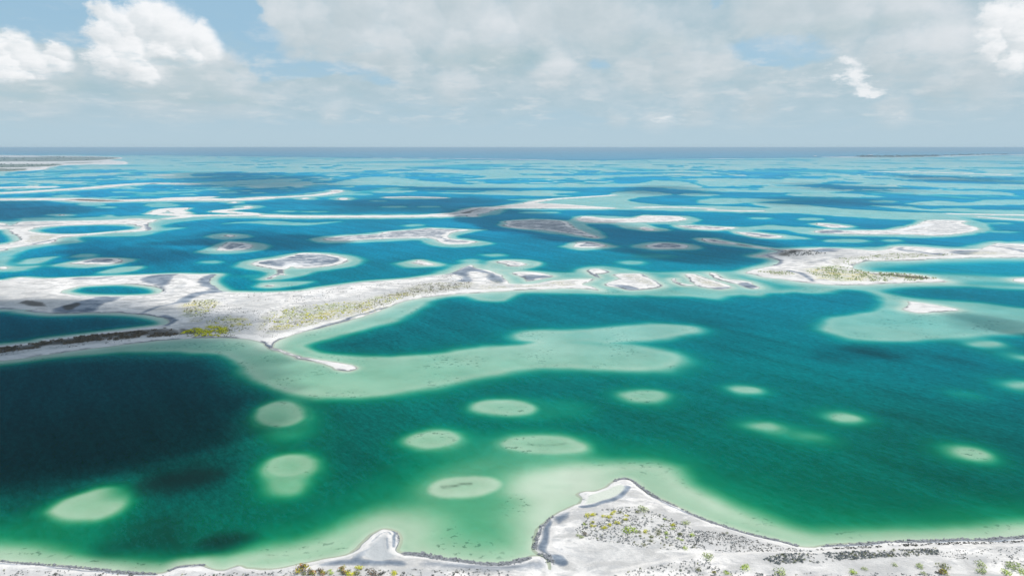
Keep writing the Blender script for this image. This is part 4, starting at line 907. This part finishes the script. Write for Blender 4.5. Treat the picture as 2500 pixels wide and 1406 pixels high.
for L in ISLETS:
    me = land_mesh(L)
    link(L['name'], me, SAND, kind=L['kind'], label=L['label'], category=L['cat'], group=L['group'] if L['cat'] else None)
def land_height(L, x, y):
    s = land_sdf(L, np.array([x]), np.array([y]), 40.0)[0]
    ins = max(-s, 0)
    hill = fbm(np.array([x / 22.0]), np.array([y / 22.0]), 5, 9)[0]
    return max(L['hmax'] * (1 - math.exp(-ins / 9.0)) * (0.62 + 0.45 * hill) + 0.25 * (1 - math.exp(-ins / 1.2)), 0.03), s
# ------------------------------------------------------------------ plants
rng = np.random.default_rng(5)
SHORE, SPIT, PENIN = ISLETS[0], ISLETS[1], ISLETS[3]
def soup(name, tris_co, nv=3):
    """mesh from an (n, nv, 3) array of loose faces"""
    co = np.asarray(tris_co, np.float32).reshape(-1, 3)
    n = len(co) // nv
    me = bpy.data.meshes.new(name)
    me.vertices.add(len(co)); me.vertices.foreach_set('co', co.ravel())
    me.loops.add(len(co)); me.loops.foreach_set('vertex_index', np.arange(len(co), dtype=np.int32))
    me.polygons.add(n); me.polygons.foreach_set('loop_start', np.arange(0, len(co), nv, dtype=np.int32))
    me.update(calc_edges=True)
    return me
def leaf_quads(n, lumps, size, seed):
    """leaf faces spread over a few rounded lumps, facing mostly outwards; unit radius bush"""
    r = np.random.default_rng(seed)
    L_ = []
    for k in range(lumps):
        a = r.uniform(0, 2 * pi); rr = r.uniform(0.15, 0.62) if lumps > 1 else 0
        L_.append((rr * cos(a), rr * sin(a), r.uniform(0.18, 0.34), r.uniform(0.34, 0.52)))
    L_ = np.array(L_); w = L_[:, 3] ** 2; w /= w.sum()
    k = r.choice(len(L_), n, p=w)
    v = r.normal(size=(n, 3)); v[:, 2] = np.abs(v[:, 2]) * 0.9 - 0.12; v /= np.linalg.norm(v, axis=1)[:, None]
    rad = L_[k, 3] * r.uniform(0.72, 1.08, n)
    c = L_[k, :3] + v * rad[:, None] * np.array([1, 1, 0.85]); c[:, 2] = np.maximum(c[:, 2], 0.03)
    nrm = v + r.normal(size=(n, 3)) * 0.45; nrm /= np.linalg.norm(nrm, axis=1)[:, None]
    t = np.cross(nrm, r.normal(size=(n, 3))); t /= np.linalg.norm(t, axis=1)[:, None]
    u = np.cross(nrm, t)
    s = (size * r.uniform(0.6, 1.3, n))[:, None]
    return np.stack([c - t * s, c - u * s * .6, c + t * s, c + u * s * .6], 1)
def stem_quads(seed, k=9):
    r = np.random.default_rng(seed); q_ = []
    for i in range(k):
        a = r.uniform(0, 2 * pi); L0 = r.uniform(.3, .6)
        tip = np.array([cos(a) * L0, sin(a) * L0, r.uniform(.2, .5)])
        side = np.array([-sin(a), cos(a), 0]) * 0.02
        b0 = np.array([0, 0, -0.1]); up = np.array([0, 0, 0.03])
        q_.append([b0 - side, b0 + side, tip + side * .4, tip - side * .4])
        q_.append([b0 - up, b0 + up, tip + up * .4, tip - up * .4])
    return np.array(q_)
FOL = {k: [soup('foliage', leaf_quads(150, 5 + v, 0.105, 40 + 7 * v + ord(k)), 4) for v in range(3)] for k in 'ygporbsd'}
for k in FOL:
    for me in FOL[k]:
        me.materials.append(LEAF[k])
STM = [soup('stem', stem_quads(v), 4) for v in range(3)]
for me in STM:
    me.materials.append(STEM)
GY_ = 'shrubs standing out on the near shore'
SHRUBS = [
 (1434,1262,13,'y','yellow shrub, left lump of the topmost yellow pair on the headland'), (1449,1258,14,'y','yellow shrub, right lump of the topmost yellow pair on the headland'),
 (1473,1265,9,'y','thin left end of the long yellow shrub row near the grey cove'), (1484,1266,13,'y','thick middle of the long yellow shrub row near the grey cove'), (1493,1260,10,'y','upper right end of the long yellow shrub row near the grey cove'),
 (1499,1253,8,'y','small yellow shrub just above the long yellow row'), (1446,1279,8,'y','small yellow shrub below the topmost yellow pair'), (1427,1284,7,'g','leftmost small green shrub of the headland'),
 (1446,1288,9,'y','yellow shrub left of a two lump yellow shrub'), (1453,1290,6,'y','tiny yellow shrub touching the right of another small yellow one'), (1477,1293,13,'y','big lower lump of the slanting yellow shrub'),
 (1486,1287,10,'y','upper lump of the slanting yellow shrub'), (1503,1282,9,'y','left half of the yellow shrub above the white bare patch'), (1511,1284,8,'y','right half of the yellow shrub above the white bare patch'),
 (1526,1264,6,'y','small yellow shrub, left of a tiny pair beyond the bare patch'), (1533,1266,6,'y','small yellow shrub, right of a tiny pair beyond the bare patch'), (1529,1273,10,'y','round yellow green shrub beneath the tiny yellow pair'),
 (1536,1301,22,'g','largest bright green shrub in the middle of the headland'), (1552,1305,9,'p','pale shrub against the right flank of the largest green one'), (1575,1306,11,'y','yellow green shrub right of the largest green one past a dark gap'),
 (1561,1307,8,'o','olive shrub in the gap between two yellow green ones'), (1562,1315,7,'o','dark olive shrub just below the olive gap shrub'), (1512,1256,9,'o','olive shrub right of the small top yellow shrub'),
 (1556,1255,10,'o','olive shrub at the lower left of the pale crest shrub'), (1569,1247,17,'p','wide pale green shrub at the crest of the headland'), (1622,1271,6,'g','small green shrub alone above the right scrub'),
 (1627,1306,9,'g','green shrub at the right edge of the olive thicket'), (1626,1317,6,'g','little green shrub just under the thicket edge one'), (1644,1284,11,'y','yellow shrub, upper of a stacked pair east of the scrub'),
 (1642,1294,8,'g','green shrub, lower of a stacked pair east of the scrub'), (1674,1279,14,'p','pale olive round shrub nearest the dark eastern ledge'), (1688,1311,11,'g','vivid green round shrub alone on bare sand'),
 (1655,1320,6,'g','tiny green shrub left of two above the white blotch'), (1662,1324,7,'g','green shrub right of two above the white blotch'), (1673,1345,10,'g','round green shrub above the bend of the track'),
 (1728,1365,19,'p','big pale green shrub growing on the pale track'), (1815,1389,17,'g','bright green shrub with dark left rim on bare sand below the track'), (1608,1300,10,'o','olive shrub at the top of the olive thicket'),
 (1606,1308,10,'o','olive shrub under the top one of the thicket'), (1592,1318,11,'o','big olive shrub low in the thicket'), (1588,1327,9,'o','olive shrub lowest in the thicket'), (1428,1310,10,'b','brown shrub at the left foot of the headland scrub'),
 (1411,1313,8,'p','faint pale shrub outermost at the left foot of the headland'), (1420,1318,10,'p','pale green shrub beneath the brown one at the headland foot'), (1571,1338,9,'o','olive shrub alone in the lower grey scrub'), (1659,1310,10,'o','olive shrub left of the vivid lone green one'),
 (1774,1303,6,'o','small olive shrub near the eastern beach'), (1765,1305,6,'b','small brown shrub near the eastern beach'), (1904,1402,20,'p','pale shrub at the bottom edge right of the bright dark rimmed one'), (1705,1398,11,'o','olive shrub amid grey scrub at the bottom edge'),
 (1741,1404,8,'r','yellowish shrub at the bottom edge below the track bend'), (1776,1404,11,'g','green shrub half cut by the bottom edge below the track'), (2080,1402,13,'g','green shrub on white sand at the bottom below the long scrub strip'),
 (2108,1394,10,'p','faint pale shrub on the grey flat, left of two'), (2183,1384,9,'p','faint pale shrub on the grey flat, upper right of two'), (2248,1388,14,'p','pale yellowish shrub left of the olive and orange pair'),
 (2300,1387,17,'o','olive shrub above the orange green shrub at the right bottom'), (2302,1404,16,'r','orange and green shrub at the right bottom edge'), (2285,1402,7,'d','dark little shrub left of the orange and green one'), (2253,1405,9,'p','pale low shrub at the bottom edge right of centre strip'),
 (2393,1383,15,'p','pale green shrub, upper of two stacked near the right'), (2392,1398,16,'p','yellow green shrub, lower of two stacked near the right'), (2469,1389,22,'p','widest pale green shrub near the right edge'), (2450,1404,14,'g','vivid green shrub at the bottom below the widest pale one'),
 (2496,1405,12,'g','green shrub in the bottom right corner'), (732,1394,25,'r','tall rust topped green shrub at the water side of the lower shore'), (745,1401,12,'o','olive shrub at the right foot of the tall rust topped one'), (758,1395,11,'b','dark brown shrub right of the tall rust topped one'),
 (783,1396,11,'b','reddish brown shrub above the orange bottom clumps'), (762,1404,16,'r','orange brown shrub at the bottom edge, first right of the tall one'), (786,1403,14,'r','golden brown shrub under the reddish one'), (797,1404,9,'o','olive shrub right of the golden brown one at the bottom'),
 (805.6,1396.6,7,'g','lone lime green shrub between two orange groups'), (808,1405,10,'g','green shrub at the bottom beneath the lime one'), (837,1397,16,'r','orange and yellow shrub upper left of the golden group'), (852,1398,7,'b','small orange brown sprig between golden shrubs'),
 (842,1405,13,'r','golden shrub at the bottom left of the golden group'), (857,1404,18,'y','bright golden shrub in the middle of the golden group'), (876.6,1403,15,'o','olive green shrub closing the golden group'), (880.5,1390,14,'y','flat yellow shrub beside the grey mud channel'),
 (910,1403,20,'b','wide brown shrub right of the golden group'), (932,1405,12,'d','dark brown shrub at the right end of the bottom clumps'), (962,1402,15,'y','yellow green shrub at the bottom below the hooked spit')]
for i, (px, py, dm, k, lb) in enumerate(SHRUBS):
    x, y = unproj(px, py + dm * 0.28)
    z, s = land_height(SHORE, x, y)
    sc = 0.5 * dm * hypot(hypot(x, y), H) / F * (1.65 if py < 1385 else 1.7)
    e = bpy.data.objects.new('shrub', None); COL.objects.link(e)
    e.location = (x, y, max(z - 0.05, 0)); e.rotation_euler = (0, 0, rng.uniform(0, 6.28)); e.scale = (sc, sc, sc * rng.uniform(.75, 1.0) * (1.25 if dm > 24 else 1))
    e['label'] = lb; e['category'] = 'shrub'; e['group'] = GY_; e.empty_display_size = 0.5
    link('foliage', FOL[k][i % 3], parent=e); link('stem', STM[i % 3], parent=e)
    if k == 'r':
        o = link('foliage', FOL['b'][(i + 1) % 3], parent=e); o.scale = (.55, .55, .8); o.location = (.28, .1, .15); o['label'] = 'rust brown foliage'
# grey shrubs of the near shore: the largest singly, the rest as scrub
def pick(area, n, r):
    a = np.array(area, float); lo, hi = a.min(0), a.max(0); res = []
    while len(res) < n:
        p = r.uniform(lo, hi)
        c = False; j = len(a) - 1
        for i in range(len(a)):
            if (a[i][1] > p[1]) != (a[j][1] > p[1]) and p[0] < (a[j][0] - a[i][0]) * (p[1] - a[i][1]) / (a[j][1] - a[i][1]) + a[i][0]:
                c = not c
            j = i
        if c:
            res.append(p)
    return res
HEAD = [(1440, 1262), (1480, 1246), (1560, 1243), (1620, 1262), (1680, 1290), (1740, 1320), (1700, 1345), (1620, 1352), (1560, 1345), (1480, 1330), (1420, 1322), (1405, 1300)]
STRIP = [(1900, 1358), (2000, 1354), (2120, 1347), (2290, 1343), (2290, 1358), (2150, 1366), (2020, 1378), (1900, 1386), (1860, 1372)]
EAST = [(1700, 1300), (1790, 1308), (1900, 1336), (1990, 1350), (1880, 1352), (1760, 1356), (1690, 1345)]
BOT = [(-100, 1392), (150, 1396), (300, 1402), (420, 1408), (560, 1400), (700, 1396), (1000, 1396), (1180, 1392), (1250, 1400), (1250, 1425), (-100, 1425)]
BOTR = [(1500, 1408), (1620, 1385), (1720, 1372), (1760, 1400), (1850, 1406), (2300, 1408), (2300, 1425), (1500, 1425)]
RIDGE = [(1960, 1340), (2200, 1330), (2500, 1322), (2700, 1312), (2700, 1318), (2500, 1328), (2200, 1336), (1990, 1346)]
RIGHT = [(2250, 1352), (2500, 1338), (2600, 1335), (2600, 1400), (2350, 1375)]
r2 = np.random.default_rng(77)
AREAS = [(HEAD, 110, 's', 'small silver grey bush in the scrub covering the headland', 5, 9), (STRIP, 60, 's', 'grey bush in the dense strip below the pale track', 5, 8), (EAST, 30, 'd', 'small dark bush on the sand between headland and track', 4.5, 6.5),
         (BOT, 34, 'd', 'dark low bush along the bottom of the shore', 6, 11), (BOTR, 24, 's', 'grey bush at the lower edge of the headland flats', 6, 10), (RIDGE, 30, 'd', 'dark bush in the row between the track and the beach', 4.5, 7)]
for area, n, k, lb, s0, s1 in AREAS:
    for j, p in enumerate(pick(area, n, r2)):
        x, y = unproj(*p); z, s = land_height(SHORE, x, y)
        if s > -1:
            continue
        kk = k if r2.random() < .72 else ('o' if r2.random() < .7 else 'd')
        sc = 0.5 * r2.uniform(s0, s1) * hypot(hypot(x, y), H) / F * 1.25
        o = link('grey_bush', FOL['s' if k == 's' else 'd'][j % 3], category='bush', label=lb, group=lb.replace('small ', '').replace(' bush', ' bushes'))
        o.location = (x, y, max(z - .05, 0)); o.scale = (sc, sc, sc * .8); o.rotation_euler = (0, 0, r2.uniform(0, 6.28))
def clump_soup(name, items, seed, leaves=9):
    """items: (x, y, z, radius) -> low rounded tufts of leaf faces in one mesh"""
    protos = [leaf_quads(leaves, 2, 0.34, seed + i) for i in range(8)]
    it = np.array(items); r = np.random.default_rng(seed)
    allq = []
    for i, (x, y, z, s) in enumerate(it):
        a = r.uniform(0, 6.28); c_, s_ = cos(a), sin(a)
        q_ = protos[i % 8] * s
        qx = q_[..., 0] * c_ - q_[..., 1] * s_; qy = q_[..., 0] * s_ + q_[..., 1] * c_
        allq.append(np.stack([qx + x, qy + y, q_[..., 2] + z], -1))
    return soup(name, np.concatenate(allq), 4)
def heights(L, P_):
    P_ = np.array(P_); s = land_sdf(L, P_[:, 0], P_[:, 1], 40.0); ins = np.maximum(-s, 0)
    hill = fbm(P_[:, 0] / 22, P_[:, 1] / 22, 5, 9)
    return np.maximum(L['hmax'] * (1 - np.exp(-ins / 9.0)) * (0.62 + 0.45 * hill) + 0.25 * (1 - np.exp(-ins / 1.2)), .03), s
def scatter(name, label, L, areas, mat, seed, leaves=9, thresh=-.1, nscale=12.0):
    r = np.random.default_rng(seed); items = []
    for area, n, a0, a1 in areas:
        W_ = np.array([unproj(*p) for p in area])
        pts = np.array(pick(W_, n, r))
        keep = fbm(pts[:, 0] / nscale, pts[:, 1] / nscale, 3, seed) > thresh
        pts = pts[keep]
        z, s = heights(L, pts)
        ok = s < -1.5
        for (x, y), zz in zip(pts[ok], z[ok]):
            items.append((x, y, zz - 0.03, r.uniform(a0, a1)))
    me = clump_soup(name, items, seed, leaves)
    link(name, me, mat, kind='stuff', label=label)
scatter('low_scrub', 'fine silver grey scrub sprinkled over the near shore', SHORE, [(HEAD, 1050, .2, .45), (STRIP, 800, .3, .62), (EAST, 480, .2, .42), (BOTR, 420, .25, .5), (BOT, 520, .25, .55), (RIGHT, 260, .22, .45)], LEAF['s'], 3)
scatter('dark_scrub', 'fine dark scrub dotted over the near shore', SHORE, [(HEAD, 260, .18, .34), (STRIP, 150, .2, .4), (EAST, 430, .18, .36), (BOTR, 200, .2, .4), (BOT, 360, .2, .45), (RIDGE, 520, .25, .55), (RIGHT, 150, .2, .4)], LEAF['d'], 4)
scatter('olive_scrub', 'olive tufts among the grey scrub of the near shore', SHORE, [(HEAD, 170, .3, .6), (STRIP, 200, .3, .6), (BOTR, 40, .3, .6), (BOT, 60, .3, .7)], LEAF['o'], 6)
SP1 = [(437, 820), (470, 806), (520, 800), (578, 812), (575, 822), (450, 824)]; SP2 = [(648, 780), (690, 756), (770, 748), (885, 740), (885, 752), (800, 785), (720, 802), (650, 818), (638, 800)]
SP3 = [(870, 750), (930, 726), (985, 716), (990, 728), (930, 752), (870, 770)]; SP4 = [(950, 724), (1040, 694), (1150, 692), (1150, 706), (1010, 728)]; SP5 = [(445, 750), (480, 736), (525, 736), (530, 750), (490, 778), (450, 775)]; SP6 = [(500, 790), (560, 776), (620, 795), (600, 815), (520, 808)]
SPD = [(0, 854), (200, 824), (400, 806), (440, 812), (430, 822), (220, 838), (0, 866)]
scatter('yellow_scrub', 'yellow green scrub patches on the sand spit', SPIT, [(SP1, 420, .7, 1.5), (SP2, 240, .6, 1.3), (SP3, 80, .5, 1.2), (SP5, 60, .5, 1.1), (SP6, 70, .5, 1.1)], LEAF['y'], 8, thresh=-.02, nscale=9)
scatter('olive_scrub', 'olive and brown scrub over the sand spit', SPIT, [(SP1, 200, .5, 1.1), (SP2, 280, .4, .9), (SP3, 170, .4, .9), (SP4, 420, .4, 1.0), (SP5, 180, .4, 1.0), (SP6, 160, .4, .9)], LEAF['o'], 9, nscale=9)
scatter('brown_scrub', 'dense dark brown scrub along the dark strip of the spit', SPIT, [(SPD, 1500, .7, 1.5), (SP5, 110, .4, 1.0), (SP4, 200, .4, 1.0), (SP3, 100, .4, .9), (SP2, 120, .3, .9)], LEAF['b'], 12, thresh=-.12)
scatter('dark_scrub', 'fine dark dots of scrub over the salt flats of the spit', SPIT, [([(560, 722), (900, 700), (1120, 670), (1240, 695), (1000, 722), (820, 780), (660, 830), (440, 800), (450, 750)], 2200, .3, .8), ([(0, 850), (400, 815), (640, 828), (400, 826), (0, 872)], 500, .3, .7)], LEAF['d'], 33, leaves=6, thresh=.0, nscale=25)
PE1 = [(1965, 664), (2050, 652), (2090, 660), (2220, 673), (2290, 682), (2230, 688), (2104, 690), (1995, 680)]; PE2 = [(1845, 664), (1930, 667), (1940, 674), (1860, 675)]; PE3 = [(2045, 634), (2180, 622), (2340, 624), (2200, 634), (2070, 650)]; PE4 = [(1905, 614), (1985, 615), (2020, 623), (1925, 630)]
scatter('olive_scrub', 'olive scrub over the curling peninsula', PENIN, [(PE1, 900, .7, 1.6), (PE2, 160, .6, 1.3), (PE3, 380, .6, 1.4)], LEAF['p'], 14, leaves=7, nscale=18)
scatter('dark_scrub', 'dark scrub on the corner of the curling peninsula', PENIN, [(PE4, 130, .8, 1.6), ([(2110, 669), (2290, 682), (2250, 685), (2150, 677)], 55, .6, 1.3)], LEAF['d'], 15, leaves=7, thresh=-.3, nscale=18)
# woodland on the far shores
far_a = [[(-500, 376), (0, 385), (110, 383.6), (240, 384.4), (290, 388), (220, 393), (100, 395), (0, 395), (-500, 396)], [(-500, 400), (0, 401), (140, 401.5), (140, 406), (60, 409), (0, 410), (-500, 410)], [(-500, 412), (0, 413), (58, 413.5), (58, 417), (0, 418), (-500, 424)]]
r3 = np.random.default_rng(9); items = []
for a, n, s0 in zip(far_a, (380, 230, 180), (13, 7, 5)):
    for p in pick([unproj(*q_) for q_ in a], n, r3):
        items.append((p[0], p[1], 1.0, r3.uniform(.7, 1.3) * s0))
link('far_woodland', clump_soup('far_woodland', items, 21, 10), LEAF['w'], kind='stuff', label='belts of trees on the far wooded shore')
items = []
for p in pick([unproj(*q_) for q_ in [(2090, 382.4), (2200, 382.6), (2290, 381.2), (2290, 382.4), (2200, 384), (2100, 384)]], 160, r3):
    items.append((p[0], p[1], 1.0, r3.uniform(16, 34)))
for p in pick([unproj(*q_) for q_ in [(2290, 380.5), (2400, 378), (2460, 377.6), (2460, 378.2), (2300, 381.5)]], 60, r3):
    items.append((p[0], p[1], 1.0, r3.uniform(16, 34)))
link('far_woodland', clump_soup('far_woodland', items, 22, 10), LEAF['w'], kind='stuff', label='thin line of trees on the right hand horizon shore')

# ------------------------------------------------------------------ broken rock slabs along the near waterline
def slab_soup(paths, seed):
    r = np.random.default_rng(seed); F_ = []
    for pts, n, w, s0, s1 in paths:
        W_ = to_world(pts, False, 4); L_ = np.hypot(*(np.diff(W_, axis=0).T)); cum = np.concatenate([[0], np.cumsum(L_)])
        for i in range(n):
            t = r.uniform(0, cum[-1]); j = min(np.searchsorted(cum, t) - 1, len(L_) - 1); j = max(j, 0)
            f = (t - cum[j]) / max(L_[j], 1e-6); p = W_[j] + (W_[j + 1] - W_[j]) * f
            dr = (W_[j + 1] - W_[j]) / max(L_[j], 1e-6); nr = np.array([-dr[1], dr[0]])
            p = p + nr * r.normal() * w
            a = atan2(dr[1], dr[0]) + r.normal() * .5; s = r.uniform(s0, s1)
            sx, sy, sz = s * r.uniform(.8, 1.8), s * r.uniform(.4, .9), s * r.uniform(.12, .28)
            tilt = r.normal() * .12
            pts8 = []
            for zz in (0, 1):
                for (qx, qy) in ((-1, -1), (1, -1), (1, 1), (-1, 1)):
                    jx, jy = qx * sx * .5 * r.uniform(.7, 1.1), qy * sy * .5 * r.uniform(.7, 1.1)
                    pts8.append((p[0] + jx * cos(a) - jy * sin(a), p[1] + jx * sin(a) + jy * cos(a), 0.12 + (zz - .5) * sz + jx * tilt))
            P8 = np.array(pts8)
            for q_ in ((4, 5, 6, 7), (0, 1, 5, 4), (1, 2, 6, 5), (2, 3, 7, 6), (3, 0, 4, 7)):
                F_.append(P8[list(q_)])
    return soup('ledge_rocks', np.array(F_), 4)
link('ledge_rocks', slab_soup([
    (((0, 1372), (120, 1381), (216, 1388), (312, 1398), (384, 1402)), 420, .35, .3, .8), (((413, 1394), (436, 1384), (462, 1382), (498, 1379)), 120, .3, .3, .7), (((985, 1353), (1024, 1355), (1084, 1366), (1120, 1371)), 200, .7, .4, 1.2),
    (((1120, 1371), (1180, 1377), (1228, 1378), (1264, 1372), (1296, 1361)), 300, .55, .4, 1.1), (((1307, 1340), (1310, 1320), (1320, 1296), (1334, 1276), (1350, 1262)), 160, .5, .3, .9), (((1320, 1348), (1338, 1358), (1352, 1372), (1380, 1378)), 120, .8, .3, .8),
    (((1500, 1174), (1522, 1168), (1540, 1172), (1565, 1191), (1612, 1220), (1700, 1261), (1800, 1296), (1900, 1321), (1948, 1333)), 800, .4, .3, .8), (((2010, 1336), (2068, 1331), (2140, 1327), (2308, 1320), (2404, 1319), (2500, 1312), (2800, 1297)), 1300, .55, .3, .9),
    (((962, 1298), (969, 1308), (968, 1322)), 40, .3, .3, .7), (((1450, 1207), (1475, 1199), (1495, 1192)), 40, .25, .3, .6)], 31), ROCK, kind='stuff', label='broken grey ledge slabs along the near waterline')

# ------------------------------------------------------------------ a few far buildings on the right hand horizon
def gable(name, w, dp, h, rf):
    v = [(-w, -dp, 0), (w, -dp, 0), (w, dp, 0), (-w, dp, 0), (-w, -dp, h), (w, -dp, h), (w, dp, h), (-w, dp, h), (-w, 0, h + rf * .98), (w, 0, h + rf * .98)]
    me = bpy.data.meshes.new('wall'); me.from_pydata(v, [], [(0, 1, 5, 4), (2, 3, 7, 6), (1, 2, 6, 9, 5), (3, 0, 4, 8, 7)]); me.update()
    e_ = 1.06
    v2 = [(-w * e_, -dp * 1.15, h - rf * .12), (w * e_, -dp * 1.15, h - rf * .12), (w * e_, 0, h + rf), (-w * e_, 0, h + rf), (w * e_, dp * 1.15, h - rf * .12), (-w * e_, dp * 1.15, h - rf * .12)]
    m2 = bpy.data.meshes.new('roof'); m2.from_pydata(v2, [], [(0, 1, 2, 3), (3, 2, 4, 5)]); m2.update()
    return me, m2
WALLM = mat_leaf('pale_wall', (.6, .58, .55), (.7, .69, .67)); ROOFM = mat_leaf('white_roof', (.7, .72, .74), (.82, .82, .82))
for px, py, s, lb in [(2124, 381.2, 34, 'largest pale roofed building on the right hand horizon shore'), (2187, 383.2, 20, 'small pale building right of the largest one on the far shore'), (1990, 382.2, 20, 'small pale building at the left tip of the far right shore')]:
    x, y = unproj(px, py + .6)
    e = bpy.data.objects.new('far_building', None); COL.objects.link(e); e.location = (x, y, 1.0); e['label'] = lb; e['category'] = 'building'; e['group'] = 'far buildings on the horizon shore'
    a, b_ = gable('far_building', s, s * .4, s * .4, s * .25)
    link('wall', a, WALLM, parent=e); link('roof', b_, ROOFM, parent=e)

# ------------------------------------------------------------------ cumulus overhead: real cloud bodies whose shade falls on the lagoon
CH = 900.0
def cloud_mesh(area, soft, thick, seed):
    Wc = to_world(area, True, 4); off = np.array(SUN_DIR[:2]) / SUN_DIR[2] * CH
    lo, hi = Wc.min(0) - soft * 1.2, Wc.max(0) + soft * 1.2
    n = 70
    X, Y = np.meshgrid(np.linspace(lo[0], hi[0], n), np.linspace(lo[1], hi[1], n))
    s = seg_dist(X, Y, Wc, True)
    s = s + soft * 0.9 * fbm(X / (soft * 2.2), Y / (soft * 2.2), 4, seed)
    t = thick * sm(-s, -soft * .8, soft * 1.2) * (1 + .35 * fbm(X / (soft * 1.1), Y / (soft * 1.1), 3, seed + 9))
    t = np.maximum(t - thick * 0.01, 0)
    Xo, Yo = X + off[0], Y + off[1]
    return [(Xo, Yo, CH + t * .7), (Xo, Yo, CH - t * .3), t > 0]
parts = []
CLOUDS = [([(-1500, 830), (-600, 770), (0, 742), (120, 750), (260, 768), (400, 792), (440, 815), (380, 845), (400, 890), (425, 910), (420, 950), (415, 1020), (405, 1070), (370, 1110), (280, 1130), (160, 1140), (0, 1190), (-700, 1230)], 20, 480),
          ([(820, 490), (1000, 483), (1160, 486), (1240, 505), (1180, 520), (1000, 516), (860, 510)], 110, 130),
          ([(1120, 512), (1260, 512), (1380, 532), (1500, 548), (1640, 560), (1800, 578), (1960, 606), (1890, 636), (1780, 642), (1600, 622), (1480, 596), (1330, 572), (1200, 548)], 45, 175),
          ([(560, 566), (680, 572), (800, 590), (760, 608), (640, 600), (560, 586)], 45, 330), ([(200, 588), (330, 600), (480, 620), (400, 640), (250, 625)], 40, 180), ([(430, 425), (620, 422), (800, 436), (860, 452), (700, 470), (580, 470), (480, 445)], 180, 130),
          ([(1880, 484), (2000, 482), (2160, 492), (2120, 503), (1960, 500)], 110, 150), ([(-600, 488), (0, 492), (150, 498), (200, 515), (60, 540), (-600, 545)], 80, 170), ([(1000, 455), (1230, 459), (1220, 467), (1050, 466)], 130, 150),
          ([(1940, 448), (2110, 455), (2220, 465), (2150, 470), (2000, 462)], 150, 120), ([(2210, 428), (2500, 440), (2500, 448), (2260, 440)], 150, 120),
          ([(1600, 455), (1690, 462), (1740, 474), (1640, 476), (1560, 468)], 130, 130), ([(2340, 765), (2440, 778), (2520, 800), (2600, 830), (2480, 805), (2380, 785)], 14, 110),
          ([(2040, 846), (2130, 852), (2220, 872), (2140, 872), (2060, 862)], 14, 110)]
cl_mat = bpy.data.materials.new('cloud_body'); cl_mat.use_nodes = True; cl_mat.node_tree.nodes.clear()
cb = NB(cl_mat.node_tree); co_ = cb.node('ShaderNodeOutputMaterial'); cv = cb.node('ShaderNodeVolumePrincipled')
cv.inputs['Color'].default_value = (.97, .98, 1, 1); cv.inputs['Density'].default_value = 0.011; cv.inputs['Anisotropy'].default_value = 0.3
cl_mat.node_tree.links.new(cv.outputs[0], co_.inputs['Volume'])
for i, (area, so, tk) in enumerate(CLOUDS):
    (X, Y, Z1), (_, _, Z0), kp = cloud_mesh(area, so, tk, 100 + i)
    nr, nc = X.shape
    top = grid_mesh('clouds', X, Y, Z1, keep=kp); bot = grid_mesh('clouds', X, Y, Z0, keep=kp)
    import bmesh
    bm = bmesh.new(); bm.from_mesh(top); nf = len(bm.faces)
    bm.from_mesh(bot); bm.faces.ensure_lookup_table()
    bmesh.ops.reverse_faces(bm, faces=bm.faces[nf:])
    bmesh.ops.remove_doubles(bm, verts=bm.verts, dist=0.4)
    me = bpy.data.meshes.new('clouds'); bm.to_mesh(me); bm.free()
    link('clouds', me, cl_mat, kind='stuff', label='cumulus cloud floating high above the lagoon')

# ------------------------------------------------------------------ haze
def box_mesh(name, x0, x1, y0, y1, z0, z1):
    v = [(x, y, z) for x in (x0, x1) for y in (y0, y1) for z in (z0, z1)]
    f = [(0, 1, 3, 2), (4, 6, 7, 5), (0, 4, 5, 1), (2, 3, 7, 6), (0, 2, 6, 4), (1, 5, 7, 3)]
    me = bpy.data.meshes.new(name); me.from_pydata(v, [], f); me.update(); return me
HAZE = 8.0e-5
hm = bpy.data.materials.new('air'); hm.use_nodes = True
hm.node_tree.nodes.clear(); hb = NB(hm.node_tree)
ho = hb.node('ShaderNodeOutputMaterial'); hv = hb.node('ShaderNodeVolumePrincipled')
hv.inputs['Color'].default_value = (0.62, 0.85, 1.0, 1); hv.inputs['Density'].default_value = HAZE; hv.inputs['Anisotropy'].default_value = 0.0
hm.node_tree.links.new(hv.outputs[0], ho.inputs['Volume'])
R_ = 120000
link('haze', box_mesh('haze', -R_, R_, -R_, R_, -4.5, 124.0), hm, kind='stuff', label='thin pale sea haze')
